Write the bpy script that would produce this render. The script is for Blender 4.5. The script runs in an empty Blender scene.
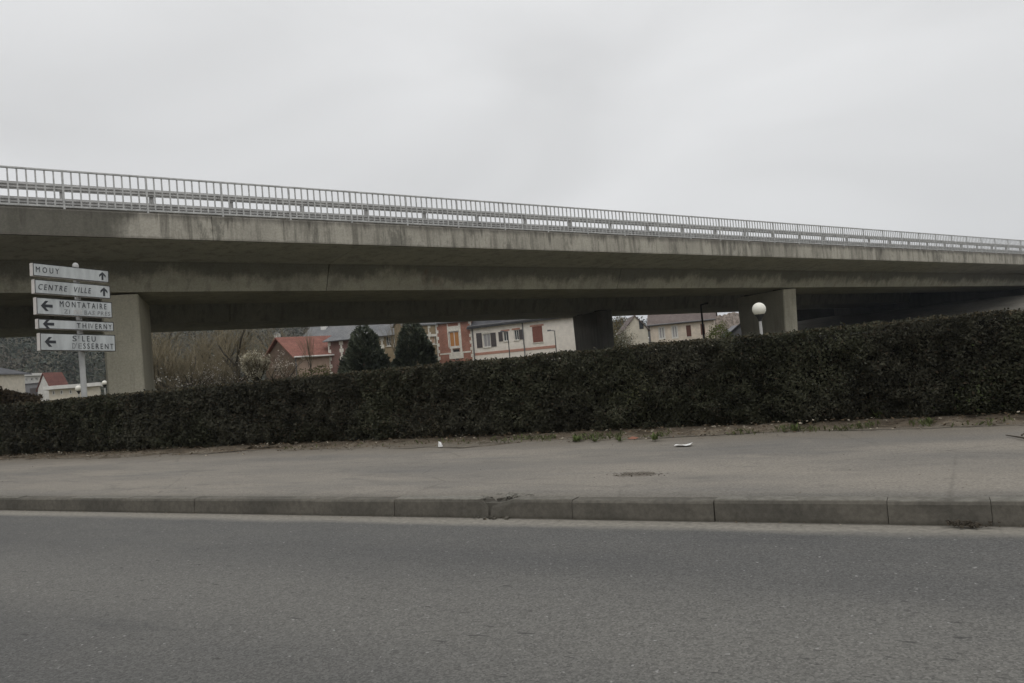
import bpy, math, random
import numpy as np
from math import sin, cos, radians, pi, atan, atan2, sqrt
from mathutils import Vector, Matrix

random.seed(11)
S = bpy.context.scene
COL = S.collection

# ---------------------------------------------------------------- camera
FPX, ROLL, CAMZ = 796.0, radians(4.95), 1.13
PITCH, YAW = atan(26.6 / 796.0), radians(28.5)
FW = Vector((-sin(YAW), cos(YAW), 0)); RT = Vector((cos(YAW), sin(YAW), 0)); UP = Vector((0, 0, 1))
CAM = Vector((0, 0, CAMZ))
cd = bpy.data.cameras.new('camera'); cam = bpy.data.objects.new('camera', cd); COL.objects.link(cam)
cd.sensor_width = 36.0; cd.lens = FPX * 36.0 / 1024.0; cd.clip_start = 0.05; cd.clip_end = 6000
fwd = FW * cos(PITCH) + UP * sin(PITCH); up0 = UP * cos(PITCH) - FW * sin(PITCH)
rc = RT * cos(ROLL) - up0 * sin(ROLL); uc = RT * sin(ROLL) + up0 * cos(ROLL)
cam.matrix_world = Matrix(((rc.x, uc.x, -fwd.x, CAM.x), (rc.y, uc.y, -fwd.y, CAM.y), (rc.z, uc.z, -fwd.z, CAM.z), (0, 0, 0, 1)))
S.camera = cam

# ---------------------------------------------------------------- sky, sun, exposure
SUN_EL, SUN_AZ = radians(58), radians(150)      # high behind the cloud, from behind the camera
w = bpy.data.worlds.new('World'); S.world = w; w.use_nodes = True
nt = w.node_tree; nt.nodes.clear(); N = nt.nodes.new; L = nt.links.new
sky = N('ShaderNodeTexSky'); sky.sky_type = 'NISHITA'; sky.sun_disc = False
sky.sun_elevation = SUN_EL; sky.sun_rotation = SUN_AZ; sky.dust_density = 4.0; sky.air_density = 1.5
hs = N('ShaderNodeHueSaturation'); hs.inputs['Saturation'].default_value = 0.12; L(sky.outputs[0], hs.inputs['Color'])
tc = N('ShaderNodeTexCoord'); sx = N('ShaderNodeSeparateXYZ'); L(tc.outputs['Generated'], sx.inputs[0])
mr = N('ShaderNodeMapRange'); mr.interpolation_type = 'SMOOTHSTEP'
mr.inputs['From Min'].default_value = 0.05; mr.inputs['From Max'].default_value = 0.95
mr.inputs['To Min'].default_value = 7.8; mr.inputs['To Max'].default_value = 10.6
L(sx.outputs['Z'], mr.inputs['Value'])
mp = N('ShaderNodeMapping'); mp.inputs['Scale'].default_value = (1.6, 1.6, 4.5); L(tc.outputs['Generated'], mp.inputs[0])
nz = N('ShaderNodeTexNoise'); nz.inputs['Scale'].default_value = 1.25; nz.inputs['Detail'].default_value = 6; nz.inputs['Roughness'].default_value = 0.42; nz.inputs['Distortion'].default_value = 0.6
L(mp.outputs[0], nz.inputs['Vector'])
nr = N('ShaderNodeMapRange'); nr.inputs['From Min'].default_value = 0.3; nr.inputs['From Max'].default_value = 0.7
nr.inputs['To Min'].default_value = 0.84; nr.inputs['To Max'].default_value = 1.06; L(nz.outputs[0], nr.inputs['Value'])
mu = N('ShaderNodeMath'); mu.operation = 'MULTIPLY'; L(mr.outputs[0], mu.inputs[0]); L(nr.outputs[0], mu.inputs[1])
vm = N('ShaderNodeVectorMath'); vm.operation = 'SCALE'; vm.inputs[0].default_value = (0.988, 0.995, 1.005); L(mu.outputs[0], vm.inputs['Scale'])
mx = N('ShaderNodeMix'); mx.data_type = 'RGBA'; mx.inputs[0].default_value = 0.9
L(hs.outputs[0], mx.inputs[6]); L(vm.outputs[0], mx.inputs[7])
bg = N('ShaderNodeBackground'); bg.inputs['Strength'].default_value = 0.1; L(mx.outputs[2], bg.inputs['Color'])
wo = N('ShaderNodeOutputWorld'); L(bg.outputs[0], wo.inputs[0])
sd = bpy.data.lights.new('sun', 'SUN'); sd.energy = 0.7; sd.angle = radians(45); sd.color = (1, 0.975, 0.94)
so = bpy.data.objects.new('sun', sd); COL.objects.link(so)
sdir = Vector((sin(SUN_AZ) * cos(SUN_EL), cos(SUN_AZ) * cos(SUN_EL), sin(SUN_EL)))
so.rotation_euler = sdir.to_track_quat('Z', 'Y').to_euler(); so.location = (0, 0, 60)
vs = S.view_settings; vs.view_transform = 'Standard'; vs.look = 'None'; vs.exposure = 0.0; vs.gamma = 1.0; vs.use_curve_mapping = False
S.cycles.max_bounces = 8; S.cycles.diffuse_bounces = 5; S.cycles.transparent_max_bounces = 8
S.cycles.use_denoising = True

# ---------------------------------------------------------------- measuring helpers (photo column/row -> place in the world)
def ray(x, y):
    a = x - 512.0; b = 341.5 - y
    a2 = a * cos(ROLL) + b * sin(ROLL); b2 = -a * sin(ROLL) + b * cos(ROLL)
    f = FPX * cos(PITCH) - b2 * sin(PITCH); u = FPX * sin(PITCH) + b2 * cos(PITCH)
    return RT * (a2 / f) + FW + UP * (u / f)
def at(x, y, dist): return CAM + ray(x, y) * dist
def ath(x, y, z):
    r = ray(x, y); return CAM + r * ((z - CAMZ) / r.z)

# ---------------------------------------------------------------- mesh helpers
BASEZ = {}
class MB:
    def __init__(s): s.v = []; s.f = []
    def add(s, vs_, fs): 
        o = len(s.v); s.v += [tuple(p) for p in vs_]; s.f += [tuple(i + o for i in f) for f in fs]
    def box(s, x0, x1, y0, y1, z0, z1):
        s.add([(x0,y0,z0),(x1,y0,z0),(x1,y1,z0),(x0,y1,z0),(x0,y0,z1),(x1,y0,z1),(x1,y1,z1),(x0,y1,z1)],
              [(0,3,2,1),(4,5,6,7),(0,1,5,4),(1,2,6,5),(2,3,7,6),(3,0,4,7)])
    def prism(s, poly, ax0, ax1, axis='x', flip=False):
        n = len(poly); vs_ = []
        for t in (ax0, ax1):
            for (a, b) in poly: vs_.append((t, a, b) if axis == 'x' else ((a, t, b) if axis == 'y' else (a, b, t)))
        fs = [tuple(range(n))[::-1], tuple(range(n, 2 * n))] + [(i, (i + 1) % n, n + (i + 1) % n, n + i) for i in range(n)]
        s.add(vs_, fs)
    def tube(s, pts, rad, n=6, cap=True):
        pts = [Vector(p) for p in pts]; rings = []
        if not hasattr(rad, '__len__'): rad = [rad] * len(pts)
        o = len(s.v)
        for i, p in enumerate(pts):
            t = (pts[min(i + 1, len(pts) - 1)] - pts[max(i - 1, 0)]).normalized()
            a = t.orthogonal().normalized() if abs(t.z) > .95 else t.cross(UP).normalized()
            if abs(t.z) > .95: a = Vector((1, 0, 0)); a = (a - t * a.dot(t)).normalized()
            b = t.cross(a)
            for k in range(n):
                q = p + (a * cos(2 * pi * k / n) + b * sin(2 * pi * k / n)) * rad[i]; s.v.append(tuple(q))
        for i in range(len(pts) - 1):
            for k in range(n):
                s.f.append((o + i * n + k, o + i * n + (k + 1) % n, o + (i + 1) * n + (k + 1) % n, o + (i + 1) * n + k))
        if cap:
            s.f.append(tuple(o + k for k in range(n))[::-1]); e = o + (len(pts) - 1) * n; s.f.append(tuple(e + k for k in range(n)))
    def lathe(s, cx, cy, prof, n=16):
        o = len(s.v)
        for r, z in prof:
            for k in range(n): s.v.append((cx + r * cos(2 * pi * k / n), cy + r * sin(2 * pi * k / n), z))
        for i in range(len(prof) - 1):
            for k in range(n): s.f.append((o + i * n + k, o + i * n + (k + 1) % n, o + (i + 1) * n + (k + 1) % n, o + (i + 1) * n + k))
        s.f.append(tuple(o + k for k in range(n))[::-1]); e = o + (len(prof) - 1) * n; s.f.append(tuple(e + k for k in range(n)))
    def build(s, name, mat, parent=None, smooth=False, bevel=0):
        dz = BASEZ.get(parent.name, 0) if parent else 0
        me = bpy.data.meshes.new(name); me.from_pydata([(x, y, z - dz) for x, y, z in s.v], [], s.f); me.update()
        if smooth: me.polygons.foreach_set('use_smooth', [True] * len(me.polygons))
        me.materials.append(mat); o = bpy.data.objects.new(name, me); COL.objects.link(o)
        if parent: o.parent = parent; BASEZ[o.name] = dz
        if bevel:
            m = o.modifiers.new('bevel', 'BEVEL'); m.width = bevel; m.segments = 2; m.limit_method = 'ANGLE'
        return o
def tag(o, label=None, cat=None, group=None, kind=None):
    if label: o['label'] = label
    if cat: o['category'] = cat
    if group: o['group'] = group
    if kind: o['kind'] = kind
    return o
def empty(name, loc, rz=0, **k):
    o = bpy.data.objects.new(name, None); COL.objects.link(o); o.location = loc; o.rotation_euler = (0, 0, rz)
    o.empty_display_size = .2; BASEZ[o.name] = loc[2]; tag(o, **k); return o
def struct(name, mb, mat, **k): return tag(mb.build(name, mat, **k), kind='structure')
def copy_tree(o, parent=None):
    c = o.copy(); COL.objects.link(c); c.parent = parent
    for ch in list(o.children): copy_tree(ch, c)
    return c
def cards(name, P, A, B, colr, mat, parent=None, tri=False):
    """P centres, A half-length vectors, B half-width vectors (N,3); colr (N,3): one small leaf face each"""
    P = np.asarray(P, float); n = len(P); A = np.asarray(A, float); B = np.asarray(B, float)
    k = 4
    V = np.empty((n, k, 3)); V[:, 0] = P - A; V[:, 1] = P + B + A * .15; V[:, 2] = P + A; V[:, 3] = P - B + A * .15
    if parent: V[:, :, 2] -= BASEZ.get(parent.name, 0)
    me = bpy.data.meshes.new(name); me.vertices.add(n * k); me.vertices.foreach_set('co', V.reshape(-1))
    me.loops.add(n * k); me.loops.foreach_set('vertex_index', np.arange(n * k, dtype=np.int32))
    me.polygons.add(n); me.polygons.foreach_set('loop_start', np.arange(0, n * k, k, dtype=np.int32))
    try: me.polygons.foreach_set('loop_total', np.full(n, k, dtype=np.int32))
    except Exception: pass
    at_ = me.attributes.new('col', 'FLOAT_COLOR', 'POINT')
    c4 = np.ones((n, k, 4)); c4[:, :, :3] = np.asarray(colr)[:, None, :]
    at_.data.foreach_set('color', c4.reshape(-1).astype(np.float32)); me.update(calc_edges=True); me.validate()
    me.materials.append(mat); o = bpy.data.objects.new(name, me); COL.objects.link(o)
    if parent: o.parent = parent; BASEZ[o.name] = BASEZ.get(parent.name, 0)
    return o
RG = np.random.default_rng(5)
_LAT = np.random.default_rng(123).random((32, 32, 32))
def vnoise(P, sc):
    q = np.asarray(P) * sc + 100.3; i = np.floor(q).astype(int); f = q - i; f = f * f * (3 - 2 * f); o = 0.
    for a in (0, 1):
        for b_ in (0, 1):
            for c in (0, 1):
                wgt = (f[:, 0] if a else 1 - f[:, 0]) * (f[:, 1] if b_ else 1 - f[:, 1]) * (f[:, 2] if c else 1 - f[:, 2])
                o = o + wgt * _LAT[(i[:, 0] + a) % 32, (i[:, 1] + b_) % 32, (i[:, 2] + c) % 32]
    return o
def rand_dirs(n, bias=(0, 0, 0), k=1.0):
    d_ = RG.normal(size=(n, 3)) * k + np.asarray(bias); return d_ / np.linalg.norm(d_, axis=1, keepdims=True)
def leaf_axes(n, size, asp, bias=(0, 0, 0), k=1.0):
    nn = rand_dirs(n, bias, k); t = np.cross(nn, rand_dirs(n)); t /= np.linalg.norm(t, axis=1, keepdims=True) + 1e-9
    b = np.cross(nn, t); s = np.asarray(size).reshape(-1, 1) if hasattr(size, '__len__') else size
    return t * s * .5, b * s * .5 * asp

# ---------------------------------------------------------------- materials
class NB:
    def __init__(s, name):
        s.m = bpy.data.materials.new(name); s.m.use_nodes = True; s.t = s.m.node_tree; s.t.nodes.clear()
        s.o = s.N('ShaderNodeOutputMaterial'); s.p = s.N('ShaderNodeBsdfPrincipled'); s.L(s.p.outputs[0], s.o.inputs[0])
        s.co = s.N('ShaderNodeTexCoord').outputs['Object']
    def N(s, t): return s.t.nodes.new(t)
    def L(s, a, b): s.t.links.new(a, b)
    def noise(s, scale, detail=4, rough=.55, stretch=None, vec=None, dist=0):
        v = vec or s.co
        if stretch:
            m = s.N('ShaderNodeMapping'); m.inputs['Scale'].default_value = stretch; s.L(v, m.inputs[0]); v = m.outputs[0]
        n = s.N('ShaderNodeTexNoise'); n.inputs['Scale'].default_value = scale; n.inputs['Detail'].default_value = detail
        n.inputs['Roughness'].default_value = rough; n.inputs['Distortion'].default_value = dist; s.L(v, n.inputs['Vector']); return n.outputs[0]
    def voro(s, scale, stretch=None, feat='F1', out='Distance'):
        v = s.co
        if stretch:
            m = s.N('ShaderNodeMapping'); m.inputs['Scale'].default_value = stretch; s.L(v, m.inputs[0]); v = m.outputs[0]
        n = s.N('ShaderNodeTexVoronoi'); n.feature = feat; n.inputs['Scale'].default_value = scale; s.L(v, n.inputs['Vector']); return n.outputs[out]
    def rng(s, v, a, b, c=0., d=1., smooth=True):
        n = s.N('ShaderNodeMapRange'); n.interpolation_type = 'SMOOTHSTEP' if smooth else 'LINEAR'
        s.L(v, n.inputs['Value'])
        for k, q in zip(('From Min', 'From Max', 'To Min', 'To Max'), (a, b, c, d)): n.inputs[k].default_value = q
        return n.outputs[0]
    def math(s, op, a, b):
        n = s.N('ShaderNodeMath'); n.operation = op
        for i, q in enumerate((a, b)):
            if isinstance(q, (int, float)): n.inputs[i].default_value = q
            else: s.L(q, n.inputs[i])
        return n.outputs[0]
    def mix(s, f, a, b):
        n = s.N('ShaderNodeMix'); n.data_type = 'RGBA'
        if isinstance(f, (int, float)): n.inputs[0].default_value = f
        else: s.L(f, n.inputs[0])
        for i, q in ((6, a), (7, b)):
            if isinstance(q, tuple): n.inputs[i].default_value = q[:3] + (1,)
            else: s.L(q, n.inputs[i])
        return n.outputs[2]
    def scale(s, c, f):
        n = s.N('ShaderNodeMix'); n.data_type = 'RGBA'; n.blend_type = 'MULTIPLY'; n.inputs[0].default_value = 1
        if isinstance(c, tuple): n.inputs[6].default_value = c[:3] + (1,)
        else: s.L(c, n.inputs[6])
        s.L(f, n.inputs[7]); return n.outputs[2]
    def xyz(s):
        n = s.N('ShaderNodeSeparateXYZ'); s.L(s.co, n.inputs[0]); return n.outputs
    def bump(s, h, strength, dist=.01):
        b = s.N('ShaderNodeBump'); b.inputs['Strength'].default_value = strength; b.inputs['Distance'].default_value = dist
        s.L(h, b.inputs['Height']); s.L(b.outputs[0], s.p.inputs['Normal'])
    def done(s, c, rough=.85, metal=0., spec=.3):
        if isinstance(c, tuple): s.p.inputs['Base Color'].default_value = c[:3] + (1,)
        else: s.L(c, s.p.inputs['Base Color'])
        if isinstance(rough, (int, float)): s.p.inputs['Roughness'].default_value = rough
        else: s.L(rough, s.p.inputs['Roughness'])
        s.p.inputs['Metallic'].default_value = metal; s.p.inputs['Specular IOR Level'].default_value = spec
        return s.m
M = {}
def simple(name, c, rough=.8, var=.25, scale=3., metal=0., spec=.3, stretch=None):
    b = NB(name); n = b.noise(scale, 5, .6, stretch)
    f = b.rng(n, .3, .7, 1 - var, 1 + var); M[name] = b.done(b.scale(c, f), rough, metal, spec); return M[name]
def leafmat(name, tint=(1, 1, 1), trans=.15):
    b = NB(name); a = b.N('ShaderNodeAttribute'); a.attribute_name = 'col'
    m = b.done(b.mix(1.0, a.outputs['Color'], a.outputs['Color']), .75, 0, .15)
    if trans:
        tr = b.N('ShaderNodeBsdfTranslucent'); b.L(a.outputs['Color'], tr.inputs[0]); ms = b.N('ShaderNodeMixShader'); ms.inputs[0].default_value = trans
        b.L(b.p.outputs[0], ms.inputs[1]); b.L(tr.outputs[0], ms.inputs[2]); b.L(ms.outputs[0], b.o.inputs[0])
    M[name] = m; return m

# road asphalt: aggregate, worn wheel tracks, dusty gutter
b = NB('road_asphalt'); X = b.xyz()
agg = b.voro(105, out='Color'); aggv = b.N('ShaderNodeRGBToBW'); b.L(agg, aggv.inputs[0])
fine = b.noise(140, 3, .7); big = b.noise(.55, 4, .6, (.35, 1.0, 1)); mid = b.noise(3.2, 5, .6, (.5, 1, 1))
v = b.math('ADD', b.math('MULTIPLY', aggv.outputs[0], .55), b.math('MULTIPLY', fine, .9))
f = b.rng(v, .35, 1.1, .42, 1.58, False)
base = b.mix(b.rng(big, .35, .65), (.078, .0765, .073), (.105, .102, .094))
base = b.mix(b.rng(mid, .35, .7, 0, .45), base, (.083, .082, .079))
# wheel-worn bands run along the carriageway
tr = b.math('ADD', X[1], b.math('ADD', 0., b.math('MULTIPLY', b.math('SUBTRACT', b.noise(.6, 5, .6, (.3, 1, 1)), .5), .8)))
band = b.math('MULTIPLY', b.rng(tr, 2.1, 2.95), b.rng(tr, 4.3, 3.1, 0, 1))
base = b.mix(b.math('MULTIPLY', band, .6), base, (.150, .144, .129))
col = b.scale(base, f)
sp = b.math('ADD', b.noise(15, 3, .5, (.45, 1.5, 1)), b.math('MULTIPLY', band, .045)); col = b.mix(b.rng(sp, .705, .74, 0, .7), col, (.035, .034, .031)); pt = b.voro(.35, (.4, 1.2, 1), out='Color'); pb = b.N('ShaderNodeRGBToBW'); b.L(pt, pb.inputs[0]); col = b.mix(b.rng(b.noise(1.4, 6, .7, (.3, 1, 1)), .55, .72, 0, .35), col, (.05, .05, .05))
ws = b.noise(30, 2, .5); col = b.mix(b.rng(ws, .68, .74, 0, .7), col, (.30, .295, .28))
gy = b.math('ADD', X[1], b.math('MULTIPLY', b.math('SUBTRACT', b.noise(1.6, 5, .65, (.5, 2, 1)), .5), .22))
dust = b.scale((.235, .218, .185), b.rng(b.noise(22, 4, .7), .3, .7, .75, 1.2))
col = b.mix(b.rng(gy, 4.93, 5.12, 0, .9), col, dust)
col = b.mix(b.rng(X[1], 5.232, 5.265, 0, .75), col, (.05, .045, .036))
b.bump(v, .4, .003); M['road'] = b.done(col, .82, 0, .35)
# pavement: old fine asphalt, beige worn patches, dirt towards the hedge
b = NB('pavement_asphalt'); X = b.xyz()
fine = b.noise(60, 5, .75); big = b.noise(.8, 5, .6, (.4, 1.3, 1)); st = b.noise(1.6, 5, .65, (.25, 1.8, 1))
base = b.mix(b.rng(big, .33, .67), (.166, .155, .138), (.232, .210, .178))
base = b.mix(b.rng(st, .52, .72, 0, .6), base, (.140, .136, .128))
base = b.mix(b.rng(b.noise(4.5, 6, .75, (.35, 1, 1)), .52, .66, 0, .4), base, (.098, .093, .085)); base = b.mix(b.rng(b.noise(2.7, 6, .7, (.5, 1, 1)), .55, .7, 0, .7), base, (.235, .214, .18))
ey = b.math('ADD', X[1], b.math('MULTIPLY', b.math('SUBTRACT', b.noise(1.3, 5, .6), .5), .9))
base = b.mix(b.rng(ey, 8.0, 8.8, 0, .8), base, (.185, .162, .13)); sx_ = b.math('MULTIPLY', b.math('ADD', X[0], 2.36), 3.0); sy_ = b.math('MULTIPLY', b.math('SUBTRACT', X[1], 6.33), 4.5); dd = b.math('ADD', b.math('ADD', b.math('MULTIPLY', sx_, sx_), b.math('MULTIPLY', sy_, sy_)), b.math('MULTIPLY', b.math('SUBTRACT', b.noise(7, 6, .8), .5), 1.6)); base = b.mix(b.rng(dd, .0, .45, .8, 0), base, (.07, .057, .042))
ky = b.math('ADD', X[1], b.math('MULTIPLY', b.math('SUBTRACT', b.noise(2.1, 5, .7), .5), .5))
base = b.mix(b.rng(ky, 5.35, 5.75, .55, 0), base, (.165, .155, .135))
cr = b.voro(.42, (.8, 1.0, 1), 'DISTANCE_TO_EDGE'); crn = b.math('ADD', cr, b.math('MULTIPLY', b.noise(5, 4, .7), .03))
base = b.mix(b.rng(crn, .014, .021, .28, 0), base, (.07, .065, .055))
col = b.scale(base, b.rng(fine, .25, .75, .55, 1.45, False)); b.bump(fine, .6, .006)
M['pavement'] = b.done(col, .9, 0, .25)
# kerb concrete
b = NB('kerb_concrete'); X = b.xyz()
n1 = b.noise(1.3, 5, .65); n2 = b.noise(24, 5, .75)
base = b.mix(b.rng(n1, .35, .65), (.082, .076, .064), (.118, .108, .09))
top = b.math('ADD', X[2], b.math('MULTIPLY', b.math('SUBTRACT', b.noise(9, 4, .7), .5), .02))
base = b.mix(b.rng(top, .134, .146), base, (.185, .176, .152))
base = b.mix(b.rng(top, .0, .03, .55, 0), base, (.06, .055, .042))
b.bump(n2, .4, .006); M['kerb'] = b.done(b.scale(base, b.rng(n2, .25, .75, .78, 1.22)), .92, 0, .2)
# dirt
b = NB('verge_dirt'); X = b.xyz(); n1 = b.noise(3, 6, .7); n2 = b.noise(45, 5, .8)
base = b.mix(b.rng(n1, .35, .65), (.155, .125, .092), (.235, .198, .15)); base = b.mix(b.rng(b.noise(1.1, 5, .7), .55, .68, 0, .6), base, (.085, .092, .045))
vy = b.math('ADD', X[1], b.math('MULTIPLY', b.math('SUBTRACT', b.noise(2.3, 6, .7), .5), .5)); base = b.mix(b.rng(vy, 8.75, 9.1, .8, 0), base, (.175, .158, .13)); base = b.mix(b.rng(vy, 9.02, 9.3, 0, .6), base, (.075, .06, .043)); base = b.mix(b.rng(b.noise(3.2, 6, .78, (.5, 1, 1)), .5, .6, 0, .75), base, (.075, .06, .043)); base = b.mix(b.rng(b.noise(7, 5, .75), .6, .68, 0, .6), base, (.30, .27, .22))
b.bump(n2, .8, .02); M['dirt'] = b.done(b.scale(base, b.rng(n2, .25, .75, .6, 1.4)), .95, 0, .15)
b = NB('rough_grass_ground'); n1 = b.noise(.25, 6, .7); n2 = b.noise(8, 5, .8)
base = b.mix(b.rng(n1, .35, .65), (.135, .135, .085), (.19, .17, .125)); b.bump(n2, .8, .1)
M['grass'] = b.done(b.scale(base, b.rng(n2, .25, .75, .6, 1.4)), .95, 0, .15)
# bridge concrete
def concrete(name, ca, cb, stain, streak=.5, damp=None, dampc=(.105, .10, .082), seed=0.):
    b = NB(name); X = b.xyz(); oi = b.N('ShaderNodeObjectInfo')
    vadd = b.N('ShaderNodeVectorMath'); vadd.operation = 'ADD'; sc = b.N('ShaderNodeVectorMath'); sc.operation = 'SCALE'
    sc.inputs[0].default_value = (37, 11, 5); b.L(oi.outputs['Random'], sc.inputs['Scale']); b.L(b.co, vadd.inputs[0]); b.L(sc.outputs[0], vadd.inputs[1])
    vv = vadd.outputs[0]
    n1 = b.noise(.5, 5, .6, vec=vv); n2 = b.noise(18, 6, .75, vec=vv); ns = b.noise(1.5, 6, .7, (1.6, 1.6, .13), vec=vv); n4 = b.noise(1.9, 6, .7, vec=vv)
    base = b.mix(b.rng(n1, .35, .65), ca, cb)
    base = b.mix(b.rng(ns, .46, .66, 0, streak), base, stain)
    base = b.mix(b.rng(n4, .56, .74, 0, streak * .8), base, stain)
    if damp == 'fascia':
        m = b.math('ADD', b.math('ABSOLUTE', b.math('ADD', X[0], 0.9), 0.), b.math('MULTIPLY', b.math('SUBTRACT', b.noise(1.1, 5, .6), .5), 2.6))
        base = b.mix(b.rng(m, 1.9, 2.7, .88, 0), base, dampc); fw_ = b.math('ABSOLUTE', b.math('SUBTRACT', b.math('FRACT', b.math('MULTIPLY', X[0], 1 / 2.2), 0.), .5), 0.); base = b.mix(b.rng(fw_, .0, .006, .45, 0), base, (.11, .10, .085))
        rim = b.math('ADD', X[2], b.math('MULTIPLY', b.math('SUBTRACT', b.noise(2.2, 5, .7, (1, 1, .2)), .5), .5))
        rz = b.math('ADD', rim, b.math('MULTIPLY', X[0], .006))
        base = b.mix(b.rng(rz, 6.44, 6.68, 0, .7), base, (.10, .092, .08)); drip = b.math('ADD', b.noise(2.6, 5, .7, (1, 1, .05)), b.math('MULTIPLY', b.math('SUBTRACT', rz, 6.3), .22)); base = b.mix(b.rng(drip, .58, .68, 0, .75), base, (.085, .078, .066)); low = b.math('SUBTRACT', b.math('ADD', X[2], b.math('MULTIPLY', X[0], .0052)), b.math('MULTIPLY', b.noise(3, 5, .7, (1, 1, .2)), .22)); base = b.mix(b.rng(low, 5.80, 5.88, .5, 0), base, (.12, .11, .093))
        base = b.mix(b.rng(b.noise(.8, 6, .75, (1, 1, .35)), .53, .64, 0, .7), base, (.11, .105, .088))
    if damp == 'web':
        m = b.math('ADD', X[2], b.math('ADD', b.math('MULTIPLY', X[0], .006), b.math('MULTIPLY', b.math('SUBTRACT', b.noise(.42, 6, .62), .5), 1.5)))
        base = b.mix(b.rng(b.math('ADD', m, b.math('MULTIPLY', b.math('SUBTRACT', b.noise(3.5, 6, .75, (1, 1, .3)), .5), .7)), 4.98, 5.42, 0, .8), base, dampc)
        rust = b.noise(.33, 4, .6); base = b.mix(b.rng(rust, .62, .72, 0, .5), base, (.16, .10, .07))
    b.bump(n2, .25, .02)
    M[name] = b.done(b.scale(base, b.rng(n2, .25, .75, .82, 1.18)), .9, 0, .25); return M[name]
concrete('fascia_concrete', (.325, .305, .26), (.41, .385, .33), (.165, .155, .13), .9, 'fascia')
concrete('girder_concrete', (.33, .312, .255), (.41, .388, .315), (.20, .19, .155), .6, 'web')
concrete('soffit_concrete', (.37, .36, .325), (.43, .415, .37), (.25, .24, .215), .8)
concrete('pier_concrete', (.40, .375, .30), (.47, .44, .355), (.25, .23, .185), .5)
concrete('shade_toned_concrete', (.15, .142, .128), (.20, .188, .168), (.09, .085, .075), .6)  # far pier: shade under the deck is put into this darker concrete colour
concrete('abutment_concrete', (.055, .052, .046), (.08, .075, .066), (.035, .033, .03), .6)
simple('galvanised_steel', (.44, .44, .43), .55, .18, 6, .25, .5)
simple('galvanised_rail', (.40, .395, .385), .55, .2, 3, .2, .5)
simple('bearing_rubber', (.02, .02, .02), .8)

# ---------------------------------------------------------------- ground, road, pavement
def sstep(a, b_, x):
    t = np.clip((x - a) / (b_ - a), 0, 1); return t * t * (3 - 2 * t)
def gh(x, y):
    return float(-.06 + .19 * sstep(9.3, 9.9, y) + .85 * sstep(24, 58, y))
g = MB(); xs = [-1500, -800, -400, -200] + list(range(-140, 141, 10)) + [200, 400, 800, 1500]
ys = [-900, -300, -100, -40, -8, 0, 9.3, 9.5, 9.7, 9.9, 14, 20, 24] + list(range(28, 62, 4)) + [70, 90, 120, 200, 400, 800, 1500]
for y in ys:
    for x in xs: g.v.append((x, y, gh(x, y)))
nx = len(xs)
for j in range(len(ys) - 1):
    for i in range(nx - 1): g.f.append((j * nx + i, j * nx + i + 1, (j + 1) * nx + i + 1, (j + 1) * nx + i))
struct('ground', g, M['grass'], smooth=True)
g = MB(); g.add([(-140, -6, 0), (60, -6, 0), (60, 5.28, 0), (-140, 5.28, 0)], [(0, 1, 2, 3)])
struct('road', g, M['road'])
g = MB(); pxs = np.arange(-60, 16, .5); pys = [5.410, 5.4115, 5.7, 6.2, 6.8, 7.4, 8.0, 8.5, 9.0, 9.5]
rgp = np.random.default_rng(2); und = rgp.normal(0, .004, (len(pys), len(pxs)))
for j, y in enumerate(pys):
    for i, x in enumerate(pxs): g.v.append((x, y, (.03 if j == 0 else .138 + .016 * (y - 5.4) + und[j, i] * (.25 if j == 1 else 1))))
npx = len(pxs)
for j in range(len(pys) - 1):
    for i in range(npx - 1): g.f.append((j * npx + i, j * npx + i + 1, (j + 1) * npx + i + 1, (j + 1) * npx + i))
struct('pavement', g, M['pavement'], smooth=True)
# kerb stones (joints where the photo shows them)
g = MB(); joints = [-60 + i for i in range(50)] + [-9.5, -8.5, -7.508, -6.501, -4.954, -4.095, -3.196, -2.487, -1.451, -.401, .137, .6, 1.6] + [2.6 + i for i in range(13)]
joints = sorted(joints)
def kerb_sec(dz, dy): return [(5.27 + dy, -.08), (5.27 + dy, .0), (5.277 + dy, .118), (5.286 + dy, .133 + dz), (5.302 + dy, .1395 + dz), (5.42, .1395 + dz), (5.42, -.08)]
for a, b2 in zip(joints[:-1], joints[1:]):
    gap = random.choice([.0015, .0025, .004]); dz = random.uniform(-.005, .004); dy = random.uniform(-.006, .006)
    if abs(b2 + 3.196) < .01 or abs(a + 3.196) < .01:   # damaged joint: both arrises knocked off
        sg = 1 if abs(a + 3.196) < .01 else -1; e0 = (a + .010) if sg > 0 else (b2 - .012); e1 = e0 + sg * (.20 if sg > 0 else .07)
        lo, hi = (e1, b2 - gap) if sg > 0 else (a + gap, e1); g.prism(kerb_sec(dz, dy), lo, hi)
        A_ = [(e1,) + q for q in kerb_sec(dz, dy)]; B_ = [(e0, 5.274, -.08), (e0, 5.276, 0), (e0 + sg * .02, 5.292, .07), (e0, 5.31, .088), (e0 + sg * .03, 5.34, .10), (e0, 5.42, .118), (e0, 5.42, -.08)]
        g.add(A_ + B_, [(k, (k + 1) % 7, 7 + (k + 1) % 7, 7 + k) if sg < 0 else (7 + k, 7 + (k + 1) % 7, (k + 1) % 7, k) for k in range(7)] + [tuple(range(7, 14))])
    else: g.prism(kerb_sec(dz, dy), a + gap, b2 - gap)
g.box(-60, 15, 5.305, 5.409, -.05, .108); struct('kerb', g, M['kerb'])
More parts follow.
